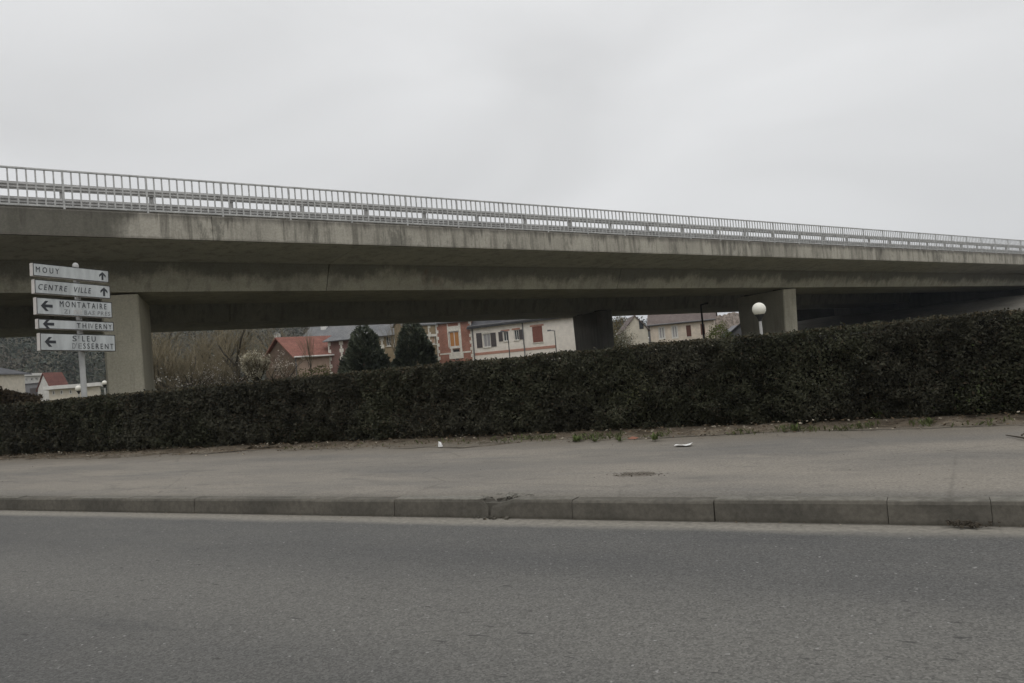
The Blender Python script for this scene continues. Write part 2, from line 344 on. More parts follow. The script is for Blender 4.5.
# verge of dirt under the hedge with a ragged front edge
g = MB(); vx = np.arange(-48, 16, .12); rv = np.random.default_rng(9)
e = rv.normal(0, 1, len(vx)); k = np.ones(9) / 9; e1 = np.convolve(e, k, 'same') * 1.1; e2 = np.convolve(e, np.ones(40) / 40, 'same') * 1.6
for i, x in enumerate(vx):
    y0 = 8.68 + .20 * e1[i] + .5 * e2[i] + (.12 if x < -9 else 0)
    zp = lambda y: .137 + .016 * (y - 5.4)
    g.v += [(x, y0, zp(y0) + .0025), (x, y0 + .14, zp(y0) + .008 + .003 * e1[i]), (x, 9.15, .222 + .014 * rv.normal()), (x, 9.4, .25), (x, 10.3, .18)]
for i in range(len(vx) - 1):
    for j in range(4): g.f.append((i * 5 + j, i * 5 + 5 + j, i * 5 + 6 + j, i * 5 + 1 + j))
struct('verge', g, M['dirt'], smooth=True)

# ---------------------------------------------------------------- the hedge
leafmat('hedge_leaves', trans=.06); simple('hedge_core_shade', (.011, .010, .008), .95, .3)  # solid core, coloured near black to stand for shade inside the foliage
def hnoise(x, y, z):
    return (np.sin(x * 1.7 + 1) + np.sin(x * 3.9 + z * 2.1) * .6 + np.sin(x * 7.3 - z * 5 + 2) * .4 + np.sin(x * .6) * .8) / 2.8
HX0, HX1, HY0, HY1, HZ = -46.0, 12.0, 9.27, 10.15, 1.262
root = empty('hedge', (-8, 9.7, .2), label='long dark clipped evergreen hedge between the pavement and the concrete bridge', cat='hedge')
g = MB(); hx = np.arange(HX0, HX1 + .01, .2)
for x in hx:
    a = hnoise(x, 0, .7) * .03
    for (y, z) in ((HY0 + .28, .16), (HY0 + .23 + a, .45), (HY0 + .22 + a, .8), (HY0 + .22 + a, 1.12), (HY0 + .24, HZ - .07 + a * .6), (HY1 - .12, HZ - .06 + a * .6), (HY1 - .05, 1.1), (HY1 - .05, .16)): g.v.append((x + 8, y - 9.7, z))
for i in range(len(hx) - 1):
    for j in range(7): g.f.append((i * 8 + j, i * 8 + j + 1, i * 8 + 9 + j, i * 8 + 8 + j))
g.f.append(tuple(range(8))[::-1]); g.f.append(tuple((len(hx) - 1) * 8 + j for j in range(8)))
g.build('dark_core', M['hedge_core_shade'], root)
def relief(x, z, k=0.):
    q = np.stack([x, np.full(len(x), k), z], 1)
    return (vnoise(q, 1.1) - .5) * .10 + (vnoise(q, 4.2) - .5) * .17 + (vnoise(q, 9.5) - .5) * .11
def hedge_pts(n, x0, x1, face):
    x = RG.uniform(x0, x1, n)
    edge = (vnoise(np.stack([x, x * 0, x * 0], 1), 2.3) - .5) * .035 + (vnoise(np.stack([x, x * 0 + 7, x * 0], 1), 7.) - .5) * .035
    if face == 'front':
        foot = .13 + .16 * np.clip(vnoise(np.stack([x, x * 0 + 3, x * 0], 1), 2.6) - .35, 0, 1) + .06 * vnoise(np.stack([x, x * 0 + 5, x * 0], 1), 8.)
        z = foot + RG.random(n) * (HZ + .015 + edge - foot); y = HY0 + .01 - relief(x, z) + np.abs(RG.normal(0, .028, n)) * 1.0
        low = sstep(.42, .15, z); y = y + low * .12 + sstep(HZ - .1, HZ + .02, z) * RG.uniform(0, .06, n)
        q = np.stack([x, x * 0 + 11, z], 1); thin = vnoise(q, 7.5) * .55 + vnoise(q, 15.) * .45
        keep = RG.random(n) > np.clip((thin - .54) * 4.5, 0, .72); stray = RG.random(n) < .008; y = y - stray * RG.uniform(0, .05, n)
        x, y, z = x[keep], y[keep], z[keep]
    elif face == 'deep':
        z = RG.uniform(.2, HZ - .03, n); y = HY0 + .09 + RG.uniform(0, .09, n) - np.minimum(relief(x, z) * .5, .04) + sstep(.42, .15, z) * .1
    elif face == 'top':
        y = RG.uniform(HY0 + .02, HY1, n); z = HZ - np.abs(RG.normal(0, .035, n)) + .006 + edge + (vnoise(np.stack([x, y, x * 0], 1), 6.) - .5) * .05
        z += (RG.random(n) < .05) * RG.uniform(0, .04, n)
    else:
        z = RG.uniform(.2, HZ, n); y = HY1 - np.abs(RG.normal(0, .04, n))
    return np.stack([x, y, z], 1)
def hedge_col(P):
    n = len(P); t = RG.random((n, 1)); patch = (.4 * vnoise(P, 1.7) + .6 * vnoise(P + 9, 7.))[:, None]; hue = sstep(.42, .68, vnoise(P + 31, 1.3))[:, None]
    c = np.array([[.035, .0335, .024]]) * (1 - t) + np.array([[.057, .054, .037]]) * t
    c = c * (.2 + 1.6 * patch); c = c * (1 - hue * np.array([[.06, .0, .12]])) * np.array([[.98, 1.0, 1.0]])
    br = RG.random(n) < (.06 + .12 * (hnoise(P[:, 0] * .5 + 8, 0, P[:, 2]) > .35)); c[br] = np.array([.045, .035, .023]) * RG.uniform(.6, 1.3, (br.sum(), 1))
    pale = RG.random(n) < .012; c[pale] = np.array([.085, .082, .06]) * RG.uniform(.6, 1.2, (pale.sum(), 1))
    up_ = P[:, 2] > HZ - .02; dr = up_ & (RG.random(n) < .28); c[dr] = np.array([.085, .07, .042]) * RG.uniform(.6, 1.2, (dr.sum(), 1))
    for hx_, hz_, sx_, k_, cc in ((-3.42, .72, .22, .30, (.085, .09, .045)), (-3.33, .82, .18, .2, (.10, .095, .055)), (-6.86, .38, .16, .3, (.11, .10, .065)), (-6.42, .40, .22, .35, (.12, .11, .07)), (-1.1, .8, .5, .05, (.10, .10, .08)), (.1, .5, .4, .06, (.06, .075, .03))):
        g_ = np.exp(-((P[:, 0] - hx_) ** 2 + (P[:, 2] - hz_) ** 2) / sx_ ** 2 * 2.); pk = RG.random(n) < g_ * k_; c[pk] = np.array(cc) * RG.uniform(.6, 1.2, (pk.sum(), 1))
    return c
P = []; SZ = []
for x0, x1, nf, ntp, sz in ((-4.5, 4, 80000, 18000, .034), (-10, -4.5, 46000, 12000, .040), (-19, -10, 42000, 12000, .052), (-46, -19, 26000, 9000, .085), (4, 12, 14000, 6000, .06)):
    for fc, n in (('front', nf), ('deep', nf // 2), ('top', ntp), ('back', nf // 9)):
        p = hedge_pts(n, x0, x1, fc); P.append(p); SZ.append(RG.uniform(.55, 1.45, len(p)) * sz * (1.7 if fc == 'back' else 1))
P = np.concatenate(P); SZ = np.concatenate(SZ); SZ = SZ[:len(P)]; A, B = leaf_axes(len(P), SZ, .5, (0, -.5, .3), .9)
P2 = P - np.array([-8, 9.7, 0]); cards('foliage', P2, A, B, hedge_col(P), M['hedge_leaves'], root)
# thin bleached shoots in the gap of the hedge
g = MB()
for cx, cy, n in ((632, 415, 9), (413, 432, 12), (438, 430, 16)):
    c = ath(cx, cy, .6); r_ = ray(cx, cy); c = CAM + r_ * (9.25 / r_.y)
    for i in range(n):
        a = c + Vector((random.gauss(0, .12), random.uniform(-.03, .03), random.gauss(0, .07)))
        q = a + Vector((random.gauss(0, .05), random.uniform(-.05, .01), random.uniform(.03, .13)))
        g.tube([a + Vector((8, -9.7, 0)), (a + q) / 2 + Vector((8 + random.gauss(0, .01), -9.72, 0)), q + Vector((8, -9.7, 0))], [.002, .0016, .001], 3)
simple('dry_shoot', (.12, .108, .078), .9, .3); tag(g.build('dry_shoots', M['dry_shoot'], root), kind='stuff')

# ---------------------------------------------------------------- the bridge
BR = radians(53.6 - 28.5)
BD = Vector((sin(BR), cos(BR), 0)); BN = Vector((-cos(BR), sin(BR), 0))
B0 = at(65, 205, 22.2); B0.z = 0
BANG = atan2(BD.y, BD.x); SL = -.0052
def onb(x, y, p):
    r = ray(x, y); t = ((B0 - CAM).dot(BN) + p) / r.dot(BN); q = CAM + r * t; return (q - B0).dot(BD), q.z
def shear(mb):
    mb.v = [(x, y, z + SL * x * (1 if z > 3.5 else 0)) for x, y, z in mb.v]; return mb
bridge = empty('road_bridge', (B0.x, B0.y, 0), BANG, label='long grey concrete road bridge carried on blade piers behind the hedge', cat='bridge')
cuts = [-62, -30, 9.0, 24.2, 47.0, 96]
slab = [(.12, 5.90), (2.75, 5.67), (3.0, 5.67), (20.0, 5.67), (20.3, 5.67), (22.9, 5.90), (22.9, 6.50), (.12, 6.50)]
for a, c in zip(cuts[:-1], cuts[1:]):
    g = MB(); g.prism(slab, a + .012, c - .012); shear(g).build('deck_slab', M['soffit_concrete'], bridge)
    g = MB(); g.prism([(2.78, 5.667), (3.22, 4.72), (7.15, 4.72), (7.6, 5.667)], a + .014, c - .014); shear(g).build('girder', M['girder_concrete'], bridge)
    g = MB(); g.prism([(15.0, 5.667), (15.3, 4.72), (20.4, 4.72), (20.8, 5.667)], a + .014, c - .014); shear(g).build('girder', M['soffit_concrete'], bridge)
s0 = -62.
seg = [-62 + 6.6 * i for i in range(25)]
for a, c in zip(seg[:-1], seg[1:]):
    g = MB(); g.prism([(0, 5.905), (0, 6.63), (.02, 6.67), (.40, 6.67), (.40, 6.503), (.117, 6.503), (.117, 5.905)], a + .006, c - .006)
    shear(g).build('edge_beam', M['fascia_concrete'], bridge)
g = MB(); g.prism([(22.904, 5.86), (22.904, 6.65), (23.1, 6.65), (23.1, 5.86)], -62, 96); shear(g).build('edge_beam', M['fascia_concrete'], bridge)
g = MB(); g.box(-62, 96, .604, 22.9, 6.503, 6.56); shear(g).build('deck_surface', M['road'], bridge)
g = MB(); g.box(-62, 96, .405, .60, 6.504, 6.83); shear(g).build('upstand', M['fascia_concrete'], bridge)
DE = radians(17)
def pier(s, p, w, L, flare, mat='pier_concrete'):
    ztop = 4.72 + SL * s - .06; g = MB()
    ca, sa = cos(DE), sin(DE)
    def pt(a, b_, z): return (s + a * ca + b_ * sa, p + b_ * ca - a * sa, z)
    ch = .06
    def ring(z, fl):
        o = [(ch, -fl), (w - ch, -fl), (w, ch - fl), (w, L - ch + fl), (w - ch, L + fl), (ch, L + fl), (0, L - ch + fl), (0, ch - fl)]
        return [pt(a, b_, z) for a, b_ in o]
    zs = [(-.3, 0), (1.6, 0), (ztop, flare)]
    for z, fl in zs: g.v += ring(z, fl)
    for i in range(len(zs) - 1):
        for k in range(8): g.f.append((i * 8 + k, i * 8 + (k + 1) % 8, i * 8 + 8 + (k + 1) % 8, i * 8 + 8 + k))
    g.f.append(tuple(range(16, 24))); o = g.build('pier', M[mat], bridge)
    for q in (.5, L - 1.0):
        h = MB(); c = pt(w / 2, q + .25, 0)
        h.box(c[0] - .35, c[0] + .35, c[1] - .25, c[1] + .25, ztop + .002, ztop + .075); h.build('bearing', M['bearing_rubber'], o)
pier(1.35, 3.75, 1.12, 3.7, .1)
pier(38.5, 3.85, .95, 4.4, .2)
pier(33.4, 14.6, .95, 4.4, .1, 'shade_toned_concrete')
pier(-36, 3.75, 1.12, 3.7, .1); pier(-31, 15.0, 1.1, 4.9, .15); pier(-5.6, 15.0, 1.1, 4.9, .15)
# abutment and paved slope under the far end
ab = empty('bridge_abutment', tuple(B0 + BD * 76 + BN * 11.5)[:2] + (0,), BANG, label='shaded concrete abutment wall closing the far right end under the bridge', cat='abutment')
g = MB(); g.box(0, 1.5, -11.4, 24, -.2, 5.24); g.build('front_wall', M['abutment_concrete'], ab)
g = MB(); g.prism([(-11.42, -.2), (-11.42, 5.2), (-10.9, 5.2), (-10.9, -.2)], 1.504, 30); g.build('wing_or_screen_wall', M['pier_concrete'], ab)
g = MB(); g.box(-10, -.004, 12.0, 12.5, -.2, 5.2); g.build('wing_or_screen_wall', M['abutment_concrete'], ab)  # added wall on the far side, keeps sky light off the slope
b = NB('slope_paving'); n = b.noise(6, 6, .8); M['slope'] = b.done(b.scale(b.mix(b.rng(b.noise(.4, 5, .6), .35, .65), (.13, .122, .104), (.18, .168, .142)), b.rng(n, .25, .75, .65, 1.3)), .95)
g = MB(); nu, nv = 24, 40; rs = np.random.default_rng(4)
for i in range(nu + 1):
    t = i / nu; s = 47 + 28.6 * t
    for j in range(nv + 1):
        p = -13 + 36 * j / nv; edge = float(sstep(-13, -3.0, p))
        g.v.append(tuple(B0 + BD * s + BN * p + UP * (.1 + edge * 3.5 * float(sstep(0, .9, t)) + rs.normal(0, .035))))
for i in range(nu):
    for j in range(nv): g.f.append((i * (nv + 1) + j, (i + 1) * (nv + 1) + j, (i + 1) * (nv + 1) + j + 1, i * (nv + 1) + j + 1))
struct('embankment', g, M['slope'], smooth=True)

# railing on the bridge edge
rail = empty('bridge_railing', (B0.x, B0.y, 6.65), BANG, label='grey steel railing of upright bars along the near edge of the bridge', cat='railing')
PS = 2.2; RY = .16
for n in range(-9, 37):
    s = n * PS; g = MB(); g.box(s - .026, s + .026, RY - .03, RY + .03, 6.665, 7.775); shear(g).build('post', M['galvanised_steel'], rail)
    g = MB()
    for k in range(1, 10): g.box(s + k * .22 - .02, s + k * .22 + .02, RY - .014, RY + .014, 6.801, 7.765)
    g.box(s + .027, s + PS - .027, RY - .022, RY + .022, 6.745, 6.80)
    shear(g).build('baluster_panel', M['galvanised_steel'], rail)
g = MB(); g.prism([(RY - .035, 7.767), (RY - .035, 7.805), (RY - .02, 7.82), (RY + .02, 7.82), (RY + .035, 7.805), (RY + .035, 7.767)], -9 * PS - .1, 37 * PS); shear(g).build('top_rail', M['galvanised_steel'], rail)
gr = empty('guard_rail', (B0.x, B0.y, 6.6), BANG, label='double beam steel guard rail running behind the bars of the bridge railing', cat='guard rail')
GP = .78; gs0 = onb(62.5, 195, GP)[0]; GS = 2.42
for n in range(-8, 34):
    s = gs0 + n * GS; g = MB(); g.box(s - .06, s + .06, GP + .045, GP + .145, 6.56, 7.56); shear(g).build('post', M['galvanised_rail'], gr)
for zc in (7.03, 7.455):
    prof = [(GP, zc - .11), (GP, zc - .085), (GP - .025, zc - .06), (GP - .025, zc - .03), (GP, zc - .008), (GP, zc + .008), (GP - .025, zc + .03), (GP - .025, zc + .06), (GP, zc + .085), (GP, zc + .11)]
    prof = prof + [(GP + .04, zc + .11), (GP + .04, zc - .11)]
    g = MB(); g.prism(prof, -20, 80); shear(g).build('beam', M['galvanised_rail'], gr)

# ---------------------------------------------------------------- direction sign
simple('sign_face', (.47, .49, .49), .5, .17, 2.2, 0, .35, (1, 2.2, .6)); simple('sign_case', (.55, .52, .49), .5, .1, 4)
simple('sign_edge', (.03, .03, .032), .6, .1); simple('sign_letter', (.04, .042, .048), .6, .1); simple('worn_letter', (.22, .225, .23), .7, .35, 40)
simple('pole_paint', (.42, .42, .41), .5, .1, 3)
SXP = -15.85
def onsign(x, y):
    r = ray(x, y); t = SXP / r.x; q = CAM + r * t; return q.y, q.z
pole_y = onsign(81, 360)[0]
sign = empty('direction_sign', (SXP, 0, .15), 0, label='stack of five white road direction panels on one pole behind the hedge', cat='road sign')
g = MB(); pole_y += .15; g.lathe(-.20, pole_y, [(.058, .1), (.058, 4.08), (.062, 4.082), (.062, 4.11), (.045, 4.15), (.015, 4.165)], 14); g.build('pole', M['pole_paint'], sign, smooth=False)
def text_mesh(name, txt, size, parent, mat, y, z, width=None, shear_=0., x=.006, space=1.12):
    cu = bpy.data.curves.new(name, 'FONT'); cu.body = txt; cu.size = size; cu.extrude = .0015; cu.offset = 0.0; cu.space_character = space; cu.shear = shear_; cu.resolution_u = 3
    o = bpy.data.objects.new(name + '_tmp', cu); COL.objects.link(o); bpy.context.view_layer.update()
    me = bpy.data.meshes.new_from_object(o.evaluated_get(bpy.context.evaluated_depsgraph_get())); bpy.data.objects.remove(o); bpy.data.curves.remove(cu)
    xs_ = [v.co.x for v in me.vertices]; x0, x1 = min(xs_), max(xs_); k = (width / (x1 - x0)) if width else 1.
    bz = BASEZ.get(parent.name, 0)
    for v in me.vertices:
        a, c, d_ = v.co; v.co = (x + d_, y + (a - x0) * k, z + c - bz)
    me.materials.clear(); me.materials.append(mat); t = bpy.data.objects.new(name, me); COL.objects.link(t); t.parent = parent; return t
quads = [((32.3, 262.3), (110.4, 271.1), (34.1, 275.5), (109.7, 282.8)), ((35.3, 279.2), (111, 285.8), (36, 292.2), (110.3, 299.7)),
         ((36.3, 296.8), (111.1, 302.6), (38, 313.8), (110.3, 318.3)), ((37, 318), (111.7, 322.7), (38, 329), (111.1, 330.9)),
         ((38.9, 332.6), (113.2, 335.3), (40, 351), (112.5, 351))]
plab = ['white panel reading MOUY with an up arrow', 'white panel reading CENTRE VILLE in slanted letters', 'tall white panel reading MONTATAIRE with a faded second line', 'narrow white panel reading THIVERNY', 'tall lowest panel reading ST LEU D ESSERENT']
yl = np.mean([onsign(*q[0])[0] for q in quads]); yr = np.mean([onsign(*q[1])[0] for q in quads])
def arrow(g, cy, cz, s, up_=True):
    pts = [(-.5, 0), (-.12, .43), (.16, .43), (-.12, .125), (.5, .125), (.5, -.125), (-.12, -.125), (.16, -.43), (-.12, -.43)]   # points left
    if up_: pts = [(b_, -a) for a, b_ in pts]
    n = len(pts); vs_ = [(.006, cy + a * s, cz + c * s) for a, c in pts] + [(.003, cy + a * s, cz + c * s) for a, c in pts]
    g.add(vs_, [tuple(range(n)), tuple(range(n, 2 * n))[::-1]] + [(i, n + i, n + (i + 1) % n, (i + 1) % n) for i in range(n)])
for i, q in enumerate(quads):
    z1 = (onsign(*q[0])[1] + onsign(*q[1])[1]) / 2; z0 = (onsign(*q[2])[1] + onsign(*q[3])[1]) / 2; h = z1 - z0
    dy = .012 * (i - 2); zm = (z0 + z1) / 2
    a, c = yl + dy, yr + dy
    g = MB(); g.box(-.115, 0, a, c, z0, z1); pn = g.build('sign_panel', M['sign_case'], sign, bevel=.006); pn['label'] = plab[i]
    g = MB(); g.box(0.0005, .002, a + .012, c - .012, z0 + .012, z1 - .012); g.build('face', M['sign_face'], pn)
    g = MB()
    for (y0, y1, w0, w1) in ((a, c, z0, z0 + .014), (a, c, z1 - .014, z1), (a, a + .014, z0 + .0145, z1 - .0145), (c - .014, c, z0 + .0145, z1 - .0145)): g.box(.0006, .0045, y0, y1, w0, w1)
    g.build('border', M['sign_edge'], pn)
    W_ = c - a; g = MB()
    if i < 2: arrow(g, c - .09 * W_, z0 + h * .5, h * .66, True)
    elif i == 2: arrow(g, a + .125 * W_, z0 + h * .52, .24, False)
    else: arrow(g, a + .125 * W_, z0 + h * .5, .23, False)
    g.build('arrow', M['sign_letter'], pn)
    T = M['sign_letter']
    if i == 0: text_mesh('lettering', 'MOUY', .165, pn, T, a + .035 * W_, z0 + h * .30, .29 * W_, space=1.6)
    if i == 1:
        text_mesh('lettering', 'CENTRE', .165, pn, T, a + .045 * W_, z0 + h * .29, .365 * W_, .22, space=1.35)
        text_mesh('lettering', 'VILLE', .165, pn, T, a + .50 * W_, z0 + h * .29, .23 * W_, .22, space=1.35)
    if i == 2:
        text_mesh('lettering', 'MONTATAIRE', .17, pn, T, a + .29 * W_, z0 + h * .53, .63 * W_, space=1.5)
        text_mesh('lettering', 'ZI', .125, pn, M['worn_letter'], a + .34 * W_, z0 + h * .13, .08 * W_, .1, space=1.3)
        text_mesh('lettering', 'DES', .125, pn, M['sign_case'], a + .47 * W_, z0 + h * .13, .11 * W_, .1, space=1.2)
        text_mesh('lettering', 'BAS PRES', .125, pn, M['worn_letter'], a + .61 * W_, z0 + h * .13, .36 * W_, .1, space=1.2)
    if i == 3:
        text_mesh('lettering', 'THI', .155, pn, T, a + .49 * W_, z0 + h * .2, .165 * W_, space=1.45)
        text_mesh('lettering', 'V', .155, pn, M['worn_letter'], a + .665 * W_, z0 + h * .2, .05 * W_)
        text_mesh('lettering', 'ERNY', .155, pn, T, a + .74 * W_, z0 + h * .2, .23 * W_, space=1.45)
    if i == 4:
        text_mesh('lettering', 'S', .165, pn, T, a + .41 * W_, z0 + h * .57, .055 * W_)
        text_mesh('lettering', 'T', .09, pn, M['worn_letter'], a + .475 * W_, z0 + h * .72, .035 * W_)
        text_mesh('lettering', 'LEU', .165, pn, T, a + .54 * W_, z0 + h * .57, .18 * W_, space=1.45)
        text_mesh('lettering', "D'", .165, pn, M['worn_letter'], a + .405 * W_, z0 + h * .14, .06 * W_)
        text_mesh('lettering', 'E', .165, pn, M['worn_letter'], a + .485 * W_, z0 + h * .14, .045 * W_)
        text_mesh('lettering', 'SSERENT', .165, pn, T, a + .55 * W_, z0 + h * .14, .42 * W_, space=1.45)
    g = MB()
    for zz in (z0 + h * .25, z0 + h * .75): g.box(-.27, -.117, pole_y - .06, pole_y + .12, zz - .02, zz + .02)
    g.build('bracket', M['galvanised_rail'], pn)
    ym = (a + c) / 2; dz_ = zm - .15; tl = radians(-1.9)     # each panel hangs slightly out of level
    pn.rotation_euler = (tl, 0, 0); pn.location = (0, ym - (ym * cos(tl) - dz_ * sin(tl)), dz_ - (ym * sin(tl) + dz_ * cos(tl)))

# ---------------------------------------------------------------- lamps
simple('globe_glass', (.78, .76, .68), .35, .05, 2); simple('lamp_dark', (.03, .03, .03), .6, .1)
def globe_lamp(px, py, dist, r, label):
    p = at(px, py, dist); gz = gh(p.x, p.y)
    t = empty('globe_lamp', (p.x, p.y, gz), 0, label=label, cat='lamp post', group='white globe lamps behind the hedge')
    h = p.z
    g = MB(); g.lathe(0, 0, [(.05, gz - .02), (.045, h - r - .16)], 10); g.build('post', M['pole_paint'], t)
    g = MB(); g.lathe(0, 0, [(.05, h - r - .16), (.06, h - r - .10), (.13, h - r + .02), (.14, h - r + .06)], 12); g.build('collar', M['lamp_dark'], t)
    g = MB(); g.lathe(0, 0, [(r * sin(pi * k / 16 + .001), h - r * cos(pi * k / 16)) for k in range(17)], 24); g.build('globe', M['globe_glass'], t, smooth=True)
globe_lamp(759, 309.3, 24, .203, 'white globe lamp on a pale post in front of the right bridge pier')
globe_lamp(78.5, 388.5, 52, .2, 'small white globe lamp showing left of the sign pole foot')
globe_lamp(104.5, 383, 54, .17, 'small white globe lamp close to the left edge of the left bridge pier')
def street_lamp(x0, y0, xb, yb, dist, arm, label, mat, r=.045):
    top = at(x0, y0, dist); gz = gh(top.x, top.y); h = top.z
    t = empty('street_lamp', (top.x, top.y, gz), YAW, label=label, cat='street lamp', group='street lamps beyond the bridge')
    g = MB(); g.lathe(0, 0, [(r * 1.5, gz - .02), (r * 1.5, gz + .8), (r, gz + .85), (r * .8, h)], 10); g.build('post', mat, t)
    g = MB(); g.tube([(0, 0, h - .03), (arm * .55, 0, h + .03)], r * .7, 8); g.build('arm', mat, t)
    g = MB(); a0, a1 = sorted((arm * .5, arm)); g.prism([(-.11, h - .02), (-.07, h + .10), (.07, h + .10), (.11, h - .02)], a0, a1); g.build('lamp_head', mat, t, bevel=.01)
simple('lamp_grey', (.10, .10, .105), .6, .1)
street_lamp(507.6, 331.5, 0, 0, 66, -.6, 'thin grey street lamp in front of the small grey shuttered windows', M['lamp_grey'])
street_lamp(554.5, 330.5, 0, 0, 66, -.6, 'thin grey street lamp right of the red shutters on the cream wall', M['lamp_grey'])
street_lamp(700.8, 304.5, 0, 0, 54, .5, 'tall dark street lamp in front of the house with brown shutters', M['lamp_dark'], .075)

# ---------------------------------------------------------------- houses beyond the bridge
class Face:
    """a facade standing between two measured points; local x along it, local y away behind it"""
    def __init__(s, xl, yl_, dl, xr, yr_, dr):
        a = at(xl, yl_, dl); c = at(xr, yr_, dr); s.o = Vector((a.x, a.y, 0)); u = Vector((c.x - a.x, c.y - a.y, 0)); s.len = u.length; s.u = u.normalized()
        s.n = Vector((-s.u.y, s.u.x, 0)); s.ang = atan2(s.u.y, s.u.x)
        s.gz = min(gh(a.x, a.y), gh(c.x, c.y)) - .05
    def uz(s, x, y):
        r = ray(x, y); t = (s.o - CAM).dot(s.n) / r.dot(s.n); q = CAM + r * t; return (q - s.o).dot(s.u), q.z
    def rect(s, x0, y0, x1, y1):
        xm, ym = (x0 + x1) / 2, (y0 + y1) / 2
        return s.uz(x0, ym)[0], s.uz(x1, ym)[0], s.uz(xm, y1)[1], s.uz(xm, y0)[1]
    def root(s, name, label, cat, group=None): return empty(name, (s.o.x, s.o.y, s.gz), s.ang, label=label, cat=cat, group=group)
def wall_mb(fr, L_, dep, ze, zr, holes=(), u0=0.):
    """four walls with real openings in the front one; zr = ridge height of the two gable ends"""
    g = MB(); us = sorted({u0, L_, *[h[0] for h in holes], *[h[1] for h in holes]}); zs = sorted({fr.gz, ze, *[h[2] for h in holes], *[h[3] for h in holes]})
    for i in range(len(us) - 1):
        for j in range(len(zs) - 1):
            um, zm = (us[i] + us[i + 1]) / 2, (zs[j] + zs[j + 1]) / 2
            if any(h[0] < um < h[1] and h[2] < zm < h[3] for h in holes): continue
            g.add([(us[i], 0, zs[j]), (us[i + 1], 0, zs[j]), (us[i + 1], 0, zs[j + 1]), (us[i], 0, zs[j + 1])], [(0, 1, 2, 3)])
    for a, c, z0, z1 in holes:
        g.add([(a, 0, z0), (c, 0, z0), (c, 0, z1), (a, 0, z1), (a, .2, z0), (c, .2, z0), (c, .2, z1), (a, .2, z1)], [(0, 1, 5, 4), (1, 2, 6, 5), (2, 3, 7, 6), (3, 0, 4, 7)])
    for x in (u0, L_):
        p = [(x, 0, fr.gz), (x, dep, fr.gz), (x, dep, ze), (x, dep / 2, zr), (x, 0, ze)]; g.add(p, [(0, 1, 2, 3, 4) if x == L_ else (4, 3, 2, 1, 0)])
    g.add([(u0, dep, fr.gz), (L_, dep, fr.gz), (L_, dep, ze), (u0, dep, ze)], [(3, 2, 1, 0)])
    return g
def roof_mb(L_, dep, ze, zr, oh=.3, th=.12, u0=0.):
    sl = (zr - ze) / (dep / 2); g = MB(); z0 = ze - sl * oh + .03
    for sgn in (0, 1):
        pr = [(-oh, z0), (dep / 2, zr + .03), (dep / 2, zr + .03 + th), (-oh, z0 + th)]
        if sgn: pr = [(dep - y, z) for y, z in pr]
        g.prism(pr, u0 - oh, L_ + oh)
    return g
simple('window_glass', (.05, .055, .06), .15, .2, 2, 0, .5); simple('white_paint', (.62, .61, .58), .6, .08); simple('grey_shutter', (.085, .075, .075), .7, .15, 8)
simple('red_shutter', (.215, .088, .066), .7, .15, 8); simple('brown_shutter', (.12, .055, .04), .7, .15, 8); simple('orange_blind', (.43, .20, .07), .7, .15, 8, stretch=(1, 1, 12))
simple('zinc_pipe', (.13, .13, .135), .5, .1); simple('curtain', (.32, .31, .31), .9, .15, 12, stretch=(4, 1, .3))
simple('cream_render', (.78, .725, .65), .9, .08, 2.2); simple('pink_band', (.46, .25, .19), .9, .12, 4); simple('beige_render', (.64, .56, .465), .9, .12, 2); simple('pale_render', (.56, .515, .43), .9, .1, 2)
simple('pinkbeige_render', (.40, .30, .24), .9, .15, 1.5); simple('white_render', (.62, .61, .58), .9, .1, 2); simple('grey_render', (.20, .20, .21), .9, .12, 2)
simple('quoin_stone', (.66, .63, .56), .9, .15, 6); simple('ochre_render', (.28, .22, .14), .9, .15, 2)
def brickm(name, c1, c2, mortar):
    b = NB(name); t = b.N('ShaderNodeTexBrick'); m = b.N('ShaderNodeMapping'); m.inputs['Rotation'].default_value = (pi / 2, 0, 0); b.L(b.co, m.inputs[0]); b.L(m.outputs[0], t.inputs['Vector'])
    t.inputs['Color1'].default_value = c1 + (1,); t.inputs['Color2'].default_value = c2 + (1,); t.inputs['Mortar'].default_value = mortar + (1,); t.inputs['Scale'].default_value = 1.0
    t.inputs['Mortar Size'].default_value = .012; t.inputs['Brick Width'].default_value = .23; t.inputs['Row Height'].default_value = .075
    M[name] = b.done(b.scale(t.outputs[0], b.rng(b.noise(1.2, 5, .6), .3, .7, .8, 1.2)), .9)
brickm('red_brick', (.29, .092, .055), (.34, .12, .075), (.30, .24, .2)); brickm('plum_brick', (.155, .07, .06), (.19, .085, .07), (.2, .16, .14)); brickm('brown_brick', (.13, .085, .06), (.16, .1, .075), (.17, .14, .11))
def tilem(name, c1, c2, row=.33):
    b = NB(name); X = b.xyz(); wv = b.math('FRACT', b.math('MULTIPLY', X[1], 1 / row), 0.); n = b.noise(1.2, 6, .7); n2 = b.noise(14, 3, .7, (1, .4, 1))
    col = b.mix(b.rng(n, .35, .65), c1, c2); col = b.scale(col, b.rng(n2, .3, .7, .75, 1.25)); col = b.mix(b.rng(wv, 0, .14, .45, 0), col, (.03, .025, .022)); b.bump(wv, .4, .03)
    M[name] = b.done(col, .85)
tilem('red_tile', (.185, .078, .060), (.25, .112, .085)); tilem('dim_red_tile', (.13, .055, .048), (.17, .075, .06)); tilem('slate', (.135, .14, .145), (.19, .19, .19), .25); tilem('brown_tile', (.125, .10, .09), (.165, .135, .122)); tilem('dark_slate', (.06, .062, .068), (.09, .09, .095), .25)  # second red tile is toned down to paint in dim, hazy light
